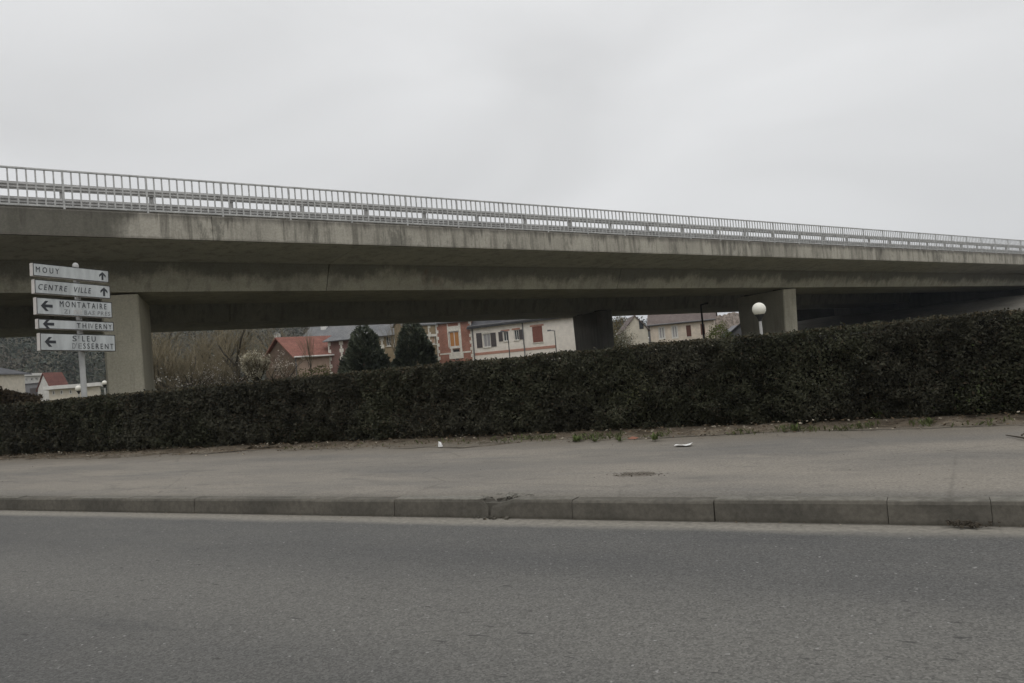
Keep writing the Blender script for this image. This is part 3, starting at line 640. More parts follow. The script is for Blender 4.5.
def window(root, r_, holes, mat_pane='window_glass', frame='white_paint', mull=1, lintel=None, sill=True, fw=.07, label=None):
    a, c, z0, z1 = r_; holes.append(r_)
    g = MB(); g.box(a, a + fw, .08, .14, z0, z1); g.box(c - fw, c, .08, .14, z0, z1); g.box(a + fw, c - fw, .08, .14, z0, z0 + fw); g.box(a + fw, c - fw, .08, .14, z1 - fw, z1)
    for k in range(mull):
        m = a + (c - a) * (k + 1) / (mull + 1); g.box(m - fw * .4, m + fw * .4, .082, .138, z0 + fw, z1 - fw)
    o = g.build('window', M[frame], root)
    g = MB(); g.box(a + fw, c - fw, .10, .115, z0 + fw, z1 - fw); g.build('pane', M[mat_pane], o)
    if sill: g = MB(); g.box(a - .06, c + .06, -.07, .12, z0 - .07, z0 - .003); g.build('sill', M['quoin_stone'], o)
    if lintel: g = MB(); g.box(a - .18, c + .18, -.025, .1, z1 + .003, z1 + .16); g.build('lintel', M[lintel], o)
    return o
def shutter(root, r_, mat, y=-.05):
    a, c, z0, z1 = r_; g = MB(); g.box(a, c, y, y + .04, z0, z1)
    for k in range(3): zz = z0 + (z1 - z0) * (.12 + .38 * k); g.box(a + .02, c - .02, y - .014, y - .0005, zz - .04, zz + .04)
    g.build('shutter', M[mat], root)
def pipe(root, u, z0, z1, mat='zinc_pipe', r=.05, y=-.08):
    g = MB(); g.tube([(u, y, z0), (u, y, z1)], r, 8); g.build('downpipe', M[mat], root)
def gutter(root, u0, u1, z, oh, mat='zinc_pipe', r=.06):
    g = MB(); g.tube([(u0, -oh - .05, z), (u1, -oh - .05, z)], r, 8); g.build('gutter', M[mat], root)
def quoins(root, u, z0, z1, name='quoins', dirs=(1,), h=.32):
    g = MB(); z = z0; k = 0
    while z < z1 - .1:
        wq = .26 if k % 2 else .12
        a, c = (u, u + wq) if dirs[0] > 0 else (u - wq, u)
        if len(dirs) > 1: a, c = u - wq * .7, u + wq * .7
        g.box(a, c, -.03, .02, z + .008, min(z + h, z1) - .008); z += h; k += 1
    g.build(name, M['quoin_stone'], root)

# long cream house with shutters
fr = Face(472.5, 340, 76, 579, 336, 70.5); h = fr.root('cream_house', 'long cream rendered house with grey and red shutters left of the middle pier', 'house')
holes = []; ze = fr.uz(477, 325.5)[1]
r1 = fr.rect(483, 333.5, 490.4, 347.2); window(h, r1, holes, 'curtain', lintel='quoin_stone')
shutter(h, fr.rect(476.8, 333, 482.2, 347.8), 'grey_shutter'); shutter(h, fr.rect(491, 332.6, 496.2, 346.6), 'grey_shutter')
window(h, fr.rect(503.2, 331.3, 508.4, 341.2), holes, 'window_glass', lintel='pink_band'); shutter(h, fr.rect(498.8, 331.8, 502.8, 341.4), 'grey_shutter')
window(h, fr.rect(514, 329.8, 518.8, 340.2), holes, 'window_glass', lintel='pink_band'); shutter(h, fr.rect(519.2, 329.4, 523.6, 339.4), 'grey_shutter')
rw = fr.rect(532.4, 326.3, 542.6, 342.2); window(h, rw, holes, 'window_glass', lintel='pink_band')
um = (rw[0] + rw[1]) / 2; shutter(h, (rw[0] + .02, um - .008, rw[2], rw[3]), 'red_shutter', .0); shutter(h, (um + .008, rw[1] - .02, rw[2], rw[3]), 'red_shutter', .0)
wall_mb(fr, fr.len, 4.5, ze, ze + 2, holes).build('wall', M['cream_render'], h)
zb = fr.uz(515, 350.4)[1]; g = MB(); g.box(.1, fr.uz(556, 347)[0], -.03, .02, zb - .12, zb + .12); g.build('painted_band', M['pink_band'], h)
roof_mb(fr.len, 4.5, ze, ze + 2, .35).build('roof', M['dark_slate'], h); gutter(h, -.2, fr.len, ze - .05, .36); pipe(h, fr.uz(523.6, 335)[0], fr.gz, ze - .05); pipe(h, .12, fr.gz, ze - .05)

# red brick house with white quoins and orange blinds
fr = Face(437.2, 345, 77, 472.3, 342, 76); h = fr.root('red_brick_house', 'red brick house with white toothed quoins and orange window blinds', 'house'); holes = []
ze = fr.uz(455, 321)[1]; rw = fr.rect(449, 331.2, 459.3, 347); window(h, rw, holes, 'orange_blind', fw=.09, sill=False)
r2 = fr.rect(452.5, 349, 459.6, 352.3); window(h, r2, holes, 'window_glass', mull=0, sill=False, fw=.04)
r3 = fr.rect(455, 357, 459, 360); window(h, r3, holes, 'window_glass', mull=0, sill=False, fw=.03)
wall_mb(fr, fr.len, 9, ze, ze + 3.4, holes).build('wall', M['red_brick'], h)
zc = fr.uz(455, 353)[1]; g = MB(); g.box(.22, fr.len - .22, -.03, .02, zc - .07, zc + .07); g.build('string_course', M['quoin_stone'], h)
g = MB(); g.box(rw[0] - .10, rw[0] - .003, -.028, .02, rw[2], rw[3] + .75); g.box(rw[1] + .003, rw[1] + .22, -.028, .02, r2[2] - .3, rw[3] + .75); g.box(rw[0], rw[1], -.026, .02, rw[3] + .003, rw[3] + .5)
g.box(rw[0], rw[1], -.04, .02, rw[2] - .14, rw[2] - .003); g.box(rw[0] + .1, rw[0] + .28, -.027, .02, r2[2] - .3, rw[2] - .15); g.box(rw[0] - .1, rw[1] + .3, -.034, .02, zc - .55, zc - .08); g.build('window_surround', M['quoin_stone'], h)
quoins(h, -.02, fr.gz, ze, dirs=(1,)); quoins(h, fr.len + .02, fr.gz, ze, dirs=(-1,))
roof_mb(fr.len, 9, ze, ze + 3.4, .25).build('roof', M['slate'], h)

# yellowish rendered wing set back beside the brick house
fr = Face(404, 348, 64.5, 436.5, 345, 66.5); h = fr.root('ochre_house', 'ochre rendered house showing between the right conifer and the red brick house', 'house'); holes = []
ze = fr.uz(420, 325)[1]; window(h, fr.rect(431.5, 335, 435.5, 344), holes, 'orange_blind'); wall_mb(fr, fr.len, 1.3, ze, ze + .5, holes).build('wall', M['ochre_render'], h)
quoins(h, fr.uz(428.5, 338)[0], fr.gz, ze, dirs=(1,)); roof_mb(fr.len, 1.3, ze, ze + .5, .12).build('roof', M['slate'], h)
g = MB(); u = fr.uz(425, 335)[0]; g.box(u - .05, u + 1.1, -.06, .02, ze - 1.0, ze - .8); g.build('cornice', M['quoin_stone'], h)

# slate roofed villa behind the two conifers
fr = Face(329.3, 360, 68.5, 405, 352, 67); h = fr.root('slate_roofed_villa', 'plum brick villa with cream quoins and grey slate roof behind the dark conifers', 'house'); holes = []
ze = fr.uz(331, 341)[1]; window(h, fr.rect(386, 336, 391, 346), holes)
U2 = fr.uz(372, 340)[0]
wall_mb(fr, U2, 8, ze, ze + .05, [q for q in holes if q[0] < U2]).build('wall', M['plum_brick'], h)
wall_mb(fr, fr.len, 8, ze, ze + .05, [q for q in holes if q[0] > U2], u0=U2 + .005).build('wall', M['ochre_render'], h)
quoins(h, -.02, fr.gz, ze, dirs=(1,)); quoins(h, fr.uz(342, 355)[0], fr.gz, ze, dirs=(1, -1)); quoins(h, fr.uz(382, 342)[0], fr.gz, ze, dirs=(1, -1)); quoins(h, fr.uz(395, 340)[0], fr.gz, ze, dirs=(1, -1))
g = MB(); LL = fr.len; o_ = .35; zr = ze + 2.6      # hipped roof
g.add([(-o_, -o_, ze), (LL + o_, -o_, ze), (LL + o_, 8 + o_, ze), (-o_, 8 + o_, ze), (2.6, 4, zr), (LL - 2.6, 4, zr)], [(0, 1, 5, 4), (1, 2, 5), (2, 3, 4, 5), (3, 0, 4), (3, 2, 1, 0)])
rf = g.build('roof', M['slate'], h); g = MB(); g.box(3.2, 3.9, 4.3, 4.9, zr - .6, zr + .9); g.build('chimney', M['red_brick'], rf); gutter(h, -.3, LL + .3, ze - .03, .33, r=.05)

# house with red tiled roof, gable end to the left
fr = Face(294.5, 362, 66, 331, 358, 68.6); L_ = fr.len + 3.5; h = fr.root('red_roofed_house', 'low house with bright red tile roof and brown gable behind the blossom trees', 'house')
ze = fr.uz(310, 355.5)[1]; zr = fr.uz(310, 339)[1] + .25; dep = 4.6; wall_mb(fr, L_, dep, ze, zr - .12).build('wall', M['pinkbeige_render'], h)
g = MB(); g.add([(-.012, 0.0, fr.gz), (-.012, dep, fr.gz), (-.012, dep, ze), (-.012, dep / 2, zr - .14), (-.012, 0, ze)], [(4, 3, 2, 1, 0)]); g.add([(-.02, .02, 2.6), (-.02, dep - .02, 2.6), (-.02, dep - .02, 2.72), (-.02, .02, 2.72)], [(3, 2, 1, 0)]); g.build('gable', M['brown_brick'], h)
roof_mb(L_, dep, ze, zr, .28).build('roof', M['red_tile'], h); gutter(h, -.2, L_, ze - .08, .3, 'white_paint', .07); pipe(h, .08, fr.gz, ze - .1, 'zinc_pipe', .06)
# grey roofs further back
fr = Face(300, 352, 100, 352, 345, 98); h = fr.root('grey_roofed_house', 'distant house with blue grey roof and pale chimney above the red roof', 'house')
ze = fr.uz(325, 342)[1]; zr = fr.uz(325, 327)[1] + .6; wall_mb(fr, fr.len, 8, ze, zr - .1).build('wall', M['white_render'], h); rf = roof_mb(fr.len, 8, ze, zr).build('roof', M['slate'], h)
u = fr.uz(313, 333)[0]; g = MB(); g.box(u - .35, u + .35, 2.6, 3.3, ze + .4, zr + .5); g.build('chimney', M['white_render'], rf)

# stone house with gable right of the middle pier
fr = Face(624, 336, 84, 648, 334, 84); h = fr.root('gabled_stone_house', 'small pale stone house with its gable beside the white flowering shrub', 'house')
ze = fr.uz(624, 331)[1]; za = fr.uz(635, 316.6)[1]; L_ = fr.len
g = MB(); dp = 5.0; am = fr.uz(635, 320)[0]
g.add([(0, 0, fr.gz), (L_, 0, fr.gz), (L_, 0, ze), (am, 0, za), (0, 0, ze), (0, dp, fr.gz), (L_, dp, fr.gz), (L_, dp, ze), (am, dp, za), (0, dp, ze)], [(0, 1, 2, 3, 4), (9, 8, 7, 6, 5), (0, 4, 9, 5), (1, 6, 7, 2)])
g.build('wall', M['pale_render'], h)
g = MB()
for (a, z1_, c, z2_) in ((-.25, ze - .35, am, za), (am, za, L_ + .25, ze - .25)):
    g.add([(a, -.15, z1_ + .03), (c, -.15, z2_ + .03), (c, dp + .15, z2_ + .03), (a, dp + .15, z1_ + .03), (a, -.15, z1_ + .15), (c, -.15, z2_ + .15), (c, dp + .15, z2_ + .15), (a, dp + .15, z1_ + .15)], [(0, 3, 2, 1), (4, 5, 6, 7), (0, 1, 5, 4), (1, 2, 6, 5), (2, 3, 7, 6), (3, 0, 4, 7)])
g.build('roof', M['brown_tile'], h)
g = MB(); u = fr.uz(639, 324)[0]; z = fr.uz(639, 324)[1]; g.box(u, u + .45, -.02, .02, z - .55, z + .35); g.build('window', M['window_glass'], h)
# beige house with brown tiled roof
fr = Face(650.5, 335, 92, 714.5, 330, 90); h = fr.root('beige_house', 'beige house with long brown roof, white windows and brown shutters right of the middle pier', 'house'); holes = []
ze = fr.uz(682, 322)[1]
for q in ((658.4, 326.5, 665.2, 339), (671.4, 325.2, 678, 338.2)): 
    r_ = fr.rect(*q); window(h, r_, holes, 'curtain', fw=.16, sill=True)
for q in ((686.3, 325.2, 691.2, 336.6), (700.6, 323.8, 705, 334.8)):
    r_ = fr.rect(*q); window(h, r_, holes, 'window_glass'); shutter(h, (r_[0] + .01, r_[1] - .01, r_[2], r_[3]), 'brown_shutter', .0)
wall_mb(fr, fr.len, 7.5, ze, ze + 2.4, holes).build('wall', M['beige_render'], h); roof_mb(fr.len, 7.5, ze, ze + 2.6, .3).build('roof', M['brown_tile'], h)
gutter(h, -.2, fr.len + .2, ze - .06, .33, r=.08); pipe(h, -.1, fr.gz, ze - .1, 'zinc_pipe', .09)
# old stone wall, shed and bush to the right of it
simple('rubble_stone', (.34, .29, .255), .95, .5, 3.5)
fr = Face(714.5, 328, 93, 744, 324, 93); o = MB(); rs = np.random.default_rng(8); zt = fr.uz(728, 313.5)[1]; xs2 = np.linspace(0, fr.len, 14)
for y in (0, .5):
    for x in xs2: pass
prof = [(x, zt + rs.normal(0, .12) - .02 * x) for x in xs2]; o.v = [(x, y, z) for y in (0, .5) for x, z in prof] + [(x, y, fr.gz) for y in (0, .5) for x, z in prof]; n_ = len(prof)
for i in range(n_ - 1): o.f += [(2 * n_ + i, 2 * n_ + i + 1, i + 1, i), (3 * n_ + i + 1, 3 * n_ + i, n_ + i, n_ + i + 1), (i, i + 1, n_ + i + 1, n_ + i)]
o.f += [(0, n_, 3 * n_, 2 * n_), (n_ - 1, 3 * n_ - 1, 4 * n_ - 1, 2 * n_ - 1)]
h = fr.root('stone_wall', 'tall rough old stone wall between the beige house and the right pier', 'wall'); o.build('masonry', M['rubble_stone'], h)
fr = Face(727, 335, 80, 752, 333, 80); h = fr.root('garden_shed', 'low grey shed with dark sloping roof edge at left of the right pier', 'shed'); g = MB(); a = fr.uz(727.5, 335); c = fr.uz(740, 324.5)
g.prism([(a[0], fr.gz), (fr.len + 1, fr.gz), (fr.len + 1, c[1]), (c[0], c[1]), (a[0], a[1])], 0, 3, 'y'); g.build('wall', M['grey_render'], h)
g = MB(); g.tube([(a[0] - .2, -.1, a[1] - .15), (c[0], -.1, c[1] + .06)], .09, 6); g.build('barge_board', M['lamp_dark'], h)

# houses at the far left under the sign
fr = Face(-40, 388, 78.5, 25, 384, 90); h = fr.root('pale_warehouse', 'pale yellow warehouse with dark slate roof at far left under the sign', 'warehouse')
ze = fr.uz(12, 374.2)[1]; wall_mb(fr, fr.len, 8, ze, ze + 1.0).build('wall', M['pale_render'], h); roof_mb(fr.len + .4, 8, ze, ze + 1.15, .4).build('roof', M['dark_slate'], h)
fr = Face(24.5, 386, 100, 49, 384, 104.5); h = fr.root('flat_roofed_building', 'white flat roofed building with small dark windows at far left', 'building'); holes = []
zt = fr.uz(36, 376)[1]
for q in ((25.8, 378.3, 27.3, 381), (31.2, 377.8, 33.3, 380.6), (35.6, 377.4, 37.6, 380), (40.2, 377, 42.6, 379.6)): window(h, fr.rect(*q), holes, mull=0, fw=.08, sill=False)
wall_mb(fr, fr.len, 3, zt, zt + .02, holes).build('wall', M['white_render'], h)
g = MB(); g.box(-.3, fr.len + .3, -.4, 3.3, zt + .03, zt + .35); g.build('roof', M['white_paint'], h)
fr = Face(25, 389, 98, 41, 388, 98); h = fr.root('grey_garage', 'plain grey rendered garage below the white flat roofed building', 'garage'); zt = fr.uz(33, 384)[1]
g = MB(); g.box(0, fr.len, 0, 3, fr.gz, zt); g.build('wall', M['grey_render'], h); g = MB(); g.box(-.1, fr.len + .1, -.1, 3.1, zt + .003, zt + .12); g.build('roof', M['lamp_grey'], h)
g = MB(); g.box(fr.len * .3, fr.len * .75, -.03, .03, fr.gz, zt - .5); g.build('door', M['grey_shutter'], h)
fr = Face(51, 388, 95, 68.5, 386, 97.5); h = fr.root('small_red_roofed_house', 'small house with red tile roof and white gable left of the sign pole', 'house'); ze = fr.uz(52, 388.5)[1]; zr = fr.uz(56, 375.5)[1] + .3
wall_mb(fr, fr.len, 2.0, ze, zr - .1).build('wall', M['white_render'], h); roof_mb(fr.len, 2.0, ze, zr, .15).build('roof', M['dim_red_tile'], h)
fr = Face(49, 393, 86, 98, 390, 88); h = fr.root('low_cream_building', 'low cream building with flat pale roof around the sign pole foot', 'building'); holes = []; zt = fr.uz(65, 388.8)[1]
for q in ((52, 390.5, 55, 395), (60, 390, 63, 394.5), (69, 389.6, 72, 394)): window(h, fr.rect(*q), holes, mull=0, fw=.1, sill=False)
wall_mb(fr, fr.len, 6, zt, zt + .02, holes).build('wall', M['pale_render'], h); g = MB(); g.box(-.5, fr.len + .3, -.5, 6.2, zt + .03, zt + .42); g.build('roof', M['white_paint'], h)

# ---------------------------------------------------------------- trees
leafmat('tree_leaves', trans=.1); simple('bark', (.06, .052, .04), .95, .3, 6); simple('pale_bark', (.17, .145, .105), .95, .25, 6); simple('twig_wood', (.185, .155, .10), .95, .25, 4)
def grow(tr, tw, p, d_, ln, r, lev, rng, maxlev, spread, upb, split):
    nseg = 3; pts = [p]; rad = [r]; q = p; dd = d_.copy()
    for k in range(nseg):
        dd = (dd + Vector((rng.gauss(0, .13), rng.gauss(0, .13), rng.gauss(.0, .1) + upb * .12))).normalized(); q = q + dd * (ln / nseg); pts.append(q); rad.append(max(r * (1 - .45 * (k + 1) / nseg), .0035))
    (tr if lev < 2 else tw).tube(pts, rad, 6 if lev < 1 else (4 if lev < 2 else 3), cap=False)
    if lev >= maxlev: return
    nb = split[min(lev, len(split) - 1)]
    for k in range(nb):
        t = rng.uniform(.35, 1.0) if k else 1.0; i = min(int(t * nseg), nseg - 1); b0 = pts[i].lerp(pts[i + 1], t * nseg - i)
        side = Vector((rng.gauss(0, 1), rng.gauss(0, 1), rng.gauss(0, .5))).normalized(); nd = (dd + side * spread * rng.uniform(.6, 1.3) + UP * upb * .5).normalized()
        grow(tr, tw, b0, nd, ln * rng.uniform(.55, .8), rad[i] * (.7 if k == 0 else .5), lev + 1, rng, maxlev, spread, upb, split)
def bare_tree(name, loc, hgt, seed, label, cat, group=None, maxlev=4, spread=.75, upb=.3, split=(4, 5, 4, 4), r=.1, trunk=.3, bark='bark', stems=1):
    rng = random.Random(seed); t = empty(name, loc, rng.uniform(0, 6), label=label, cat=cat, group=group); tr, tw = MB(), MB()
    for sidx in range(stems):
        d_ = Vector((rng.gauss(0, .3 if stems > 1 else .06), rng.gauss(0, .3 if stems > 1 else .06), 1)).normalized()
        grow(tr, tw, Vector((rng.gauss(0, .12 * (stems > 1)), rng.gauss(0, .12 * (stems > 1)), loc[2] - .05)), d_, hgt * trunk, r, 0, rng, maxlev, spread, upb, split)
    tr.build('trunk', M[bark], t); tw.build('twigs', M['twig_wood'], t); return t
def blossom(t, n, zmin, colr, size=.10, clumps=0):
    tw = [c for c in t.children if c.name.startswith('twigs')][0]; vv = np.array([v.co[:] for v in tw.data.vertices]); vv = vv[vv[:, 2] > zmin]
    idx = RG.integers(0, len(vv), n)
    if clumps: idx = RG.choice(RG.integers(0, len(vv), clumps), n)
    P = vv[idx] + RG.normal(0, .11 if clumps else .05, (n, 3)); P[:, 2] += BASEZ.get(t.name, 0)
    A, B = leaf_axes(n, RG.uniform(.6, 1.4, n) * size, .8); c = np.array(colr)[None] * RG.uniform(.6, 1.2, (n, 1)); return cards('blossom', P, A, B, c, M['tree_leaves'], t)
def gp(px, py, dist):
    p = at(px, py, dist); return (p.x, p.y, gh(p.x, p.y))
# scrub of bare trees left of centre: three grown forms, copied
protos = [bare_tree('bare_tree', gp(172, 385, 52), 7.0, 3, 'brown leafless scrub tree growing beyond the bridge beside the left pier', 'tree', 'leafless scrub trees beyond the bridge', r=.16, stems=3),
          bare_tree('bare_tree', gp(206, 384, 55), 7.5, 8, 'brown leafless scrub tree growing beyond the bridge beside the left pier', 'tree', 'leafless scrub trees beyond the bridge', r=.19, stems=2),
          bare_tree('bare_tree', gp(237, 381, 53), 8.0, 21, 'brown leafless scrub tree growing beyond the bridge beside the left pier', 'tree', 'leafless scrub trees beyond the bridge', r=.2, trunk=.36)]
LB = 'brown leafless scrub tree growing beyond the bridge beside the left pier'
for i, (px, dist, sc, k) in enumerate(((160, 60, 1.1, 1), (188, 59, 1.05, 0), (222, 62, 1.1, 2), (200, 66, 1.2, 0), (176, 68, 1.25, 2), (243, 64, 1.1, 1), (262, 72, 1.15, 0), (232, 74, 1.2, 1), (152, 51, 1.0, 0), (184, 51, .7, 2), (276, 80, 1.2, 2))):
    o = copy_tree(protos[k]); o.location = gp(px, 388, dist); o.rotation_euler = (0, 0, i * 1.7); o.scale = (sc, sc, sc)
# white blossom trees
t = bare_tree('blossom_tree', gp(257, 378, 50.5), 12.0, 5, 'white flowering tree with a short trunk left of the red roofed house', 'tree', maxlev=3, spread=.5, upb=.75, split=(11, 6, 4), r=.2, trunk=.135); blossom(t, 2600, 1.5, (.68, .63, .50), .095, 75)
t = bare_tree('blossom_tree', gp(276, 376, 54), 5.2, 15, 'pale flowering shrub low against the brown gable', 'shrub', maxlev=3, spread=.9, upb=.2, split=(7, 5, 4), r=.07, trunk=.3, stems=3); blossom(t, 420, .4, (.65, .58, .51), .085, 30)
t = bare_tree('blossom_tree', gp(191, 386, 49), 5.4, 25, 'pale flowering shrub at the foot of the leafless trees', 'shrub', maxlev=3, spread=.9, upb=.2, split=(7, 5, 4), r=.06, trunk=.3, stems=3); blossom(t, 240, .3, (.62, .59, .54), .085, 30)
t = bare_tree('blossom_tree', gp(213, 384, 50), 5.2, 27, 'pale pinkish flowering shrub in the middle of the leafless trees', 'shrub', maxlev=3, spread=.9, upb=.2, split=(7, 5, 4), r=.06, trunk=.3, stems=3); blossom(t, 220, .3, (.62, .56, .53), .085, 30)
t = bare_tree('blossom_tree', gp(231, 382, 51), 5.2, 31, 'pale flowering shrub between the leafless trees and the white flowering tree', 'shrub', maxlev=3, spread=.9, upb=.2, split=(7, 5, 4), r=.06, trunk=.3, stems=3); blossom(t, 220, .3, (.62, .58, .53), .085, 30)
t = bare_tree('flowering_shrub', gp(621, 342, 71), 4.4, 35, 'white flowering shrub just right of the middle bridge pier', 'shrub', maxlev=3, spread=.9, upb=.25, split=(7, 5, 4), r=.06, trunk=.3, stems=3); blossom(t, 600, .5, (.6, .6, .52), .10); 
n = 1500; tw = RG.normal(0, 1, (n, 3)) * np.array([.6, .6, .55]) + np.array([0, 0, 1.6]); tw[:, 2] += BASEZ[t.name]; A, B = leaf_axes(n, .1, .6); cards('leaves', tw, A, B, np.array([[.13, .13, .05]]) * RG.uniform(.5, 1.2, (n, 1)), M['tree_leaves'], t)
# slender bare tree between the conifers, thin one before the red roof
bare_tree('slender_tree', gp(392, 368, 60), 7.4, 41, 'slender leafless tree with pale trunk between the two dark conifers', 'tree', maxlev=3, spread=.28, upb=.8, split=(7, 6, 4), r=.09, trunk=.4, bark='pale_bark')
bare_tree('slender_tree', gp(313, 374, 56), 5.2, 43, 'thin leafless sapling in front of the red tile roof', 'tree', maxlev=3, spread=.3, upb=.8, split=(6, 5, 4), r=.06, trunk=.4)
def leafy(name, loc, rx, rz, label, cat, n, size, ca, cb, group=None, bottom=.1):
    t = empty(name, loc, label=label, cat=cat, group=group); g = MB(); g.tube([(0, 0, loc[2] - .05), (0, 0, loc[2] + rz * .6)], [.08, .03], 6); g.build('trunk', M['bark'], t)
    d_ = rand_dirs(n); rr = RG.uniform(.55, 1, (n, 1)) * (1 + .18 * np.sin(d_[:, :1] * 5 + d_[:, 1:2] * 4) + .12 * np.sin(d_[:, 2:3] * 9))
    P = d_ * rr * np.array([rx, rx, rz * .5]) + np.array([0, 0, loc[2] + rz * .5 + bottom]); A, B = leaf_axes(n, RG.uniform(.6, 1.4, n) * size, .6)
    tt = RG.random((n, 1)); cards('crown', P, A, B, np.array([ca]) * (1 - tt) + np.array([cb]) * tt, M['tree_leaves'], t); return t
leafy('green_bush', gp(720, 334, 79), 1.3, 2.7, 'lime green bush below the rough stone wall', 'bush', 2600, .14, (.07, .09, .02), (.15, .17, .045))
leafy('green_bush', gp(318, 374, 54), 1.6, 1.75, 'yellow green bush under the wall of the red roofed house', 'bush', 1800, .12, (.08, .085, .03), (.16, .15, .06))
leafy('small_tree', gp(618, 325, 98), 2.2, 5.4, 'brownish budding tree behind the white flowering shrub', 'tree', 3000, .2, (.09, .07, .035), (.15, .12, .055))
# two dark conifers
def conifer(loc, rad, hgt, seed, label):
    t = empty('conifer', loc, label=label, cat='conifer', group='dark conifers behind the hedge'); rg = np.random.default_rng(seed)
    g = MB(); g.tube([(0, 0, loc[2] - .05), (0, 0, loc[2] + hgt * .9)], [.16, .02], 7); g.build('trunk', M['bark'], t)
    n = 12000; z = 1 - np.sqrt(rg.random(n)); z = np.clip(z * 1.0, 0, .985); th = rg.uniform(0, 2 * pi, n)
    prof = rad * np.clip(np.minimum(1.0, (1 - z) ** .52 * 1.1), 0, 1) * np.where(z < .12, .86 + z * 1.2, 1)
    qq = np.stack([np.cos(th) * prof, np.sin(th) * prof, z * hgt + seed * 5], 1); lump = 1 + (vnoise(qq, 1.4) - .5) * .42 + (vnoise(qq, 3.6) - .5) * .34
    rr = prof * lump * (1 - np.abs(rg.normal(0, .16, n)))
    P = np.stack([rr * np.cos(th), rr * np.sin(th), loc[2] + .05 + z * hgt + rg.normal(0, .05, n)], 1)
    out = np.stack([np.cos(th), np.sin(th), np.full(n, .9)], 1) + rg.normal(0, .45, (n, 3)); out /= np.linalg.norm(out, axis=1, keepdims=True)
    sd = np.cross(out, rand_dirs(n)); sd /= np.linalg.norm(sd, axis=1, keepdims=True); s = rg.uniform(.07, .2, (n, 1)) * np.where(rg.random((n, 1)) < .08, 1.7, 1)
    tt = rg.random((n, 1)); c = (np.array([[.055, .066, .05]]) * (1 - tt) + np.array([[.13, .145, .10]]) * tt) * (.55 + .9 * vnoise(qq + 50, 2.2)[:, None])
    cards('crown', P, out * s, sd * s * .4, c, M['tree_leaves'], t); return t
conifer(gp(366.5, 372, 58), 1.86, 4.45, 1, 'broad dark conifer left of the slender leafless tree')
conifer(gp(415, 367, 59), 1.72, 4.5, 2, 'narrower dark conifer in front of the red brick house')
# brown clipped beech hedge low at the far left
root = empty('beech_hedge', gp(10, 400, 24), 0, label='low russet brown hedge at far left behind the dark hedge', cat='hedge'); bz = root.location.z
a = at(-40, 391, 25) - root.location; c = at(37, 398, 23.5) - root.location; n = 9000; tt = RG.random(n); za = at(0, 389.5, 24.6).z; zc = at(36, 396.5, 23.6).z
P = np.stack([a.x + (c.x - a.x) * tt, a.y + (c.y - a.y) * tt, np.zeros(n)], 1); ztop = za + (zc - za) * np.clip((tt - .5) / .5, -.6, 1); P[:, 2] = bz + RG.random(n) ** .7 * (ztop - bz); P[:, :2] += RG.normal(0, .12, (n, 2))
A, B = leaf_axes(n, RG.uniform(.06, .14, n), .7); q = RG.random((n, 1)); cards('foliage', P, A, B, np.array([[.05, .038, .025]]) * (1 - q) + np.array([[.085, .065, .042]]) * q, M['tree_leaves'], root)
g = MB(); g.tube([(a.x, a.y, bz + .3), (c.x, c.y, bz + .3)], .05, 5); g.build('stems', M['bark'], root)

# ---------------------------------------------------------------- hills and woods
b = NB('hill_ground'); n = b.noise(.02, 6, .6); M['hill'] = b.done(b.mix(b.rng(n, .4, .6), (.05, .052, .032), (.075, .068, .045)), .95)
def hmax(be):
    return float(np.interp(be, [-75, -45, -33, -20, -12, -4, 5, 15, 30, 60], [52, 56, 54, 44, 36, 24, 12, 6, 5, 5]))
def hill_z(be, r): return hmax(be) * float(sstep(170, 430, r)) * (1 + .12 * sin(be * .5 + r * .01) + .06 * sin(be * 1.3)) + .6
def pol(be, r):
    d_ = FW * cos(radians(be)) + RT * sin(radians(be)); return d_.x * r, d_.y * r
g = MB(); bes = np.arange(-80, 62, 2.0); rs_ = [160, 200, 240, 280, 320, 360, 400, 440, 520, 700, 1000]
for be in bes:
    for r in rs_: g.v.append(pol(be, r) + (hill_z(be, r) if r > 160 else -1.,))
nr_ = len(rs_)
for i in range(len(bes) - 1):
    for j in range(nr_ - 1): g.f.append((i * nr_ + j, i * nr_ + j + 1, i * nr_ + nr_ + j + 1, i * nr_ + nr_ + j))
struct('hills', g, M['hill'], smooth=True)
nt_ = 2600; PP = []; CC = []; SS = []; rg = np.random.default_rng(77)
for i in range(nt_):
    be = rg.uniform(-46, 24); r = rg.uniform(190, 460); 
    if hmax(be) < 10 and r < 330: continue
    x, y = pol(be, r); z = hill_z(be, r); hh = rg.uniform(6, 11); rr = hh * rg.uniform(.3, .45); m = 70
    d_ = rg.normal(size=(m, 3)); d_ /= np.linalg.norm(d_, axis=1, keepdims=True); p = d_ * rg.uniform(.5, 1, (m, 1)) * np.array([rr, rr, hh * .5]) + np.array([x, y, z + hh * .55]); PP.append(p)
    k = rg.random(); bc = np.array([.066, .072, .055]) if k < .5 else (np.array([.085, .076, .060]) if k < .8 else np.array([.055, .065, .052]))
    CC.append(bc[None] * rg.uniform(.8, 1.2, (m, 1))); SS.append(np.full(m, hh * .10))
PP = np.concatenate(PP); A, B = leaf_axes(len(PP), np.concatenate(SS), .7)
tag(cards('hillside_woods', PP, A, B, np.concatenate(CC), M['tree_leaves']), 'hazy wooded hillside far behind the bridge', 'woods', kind='stuff')
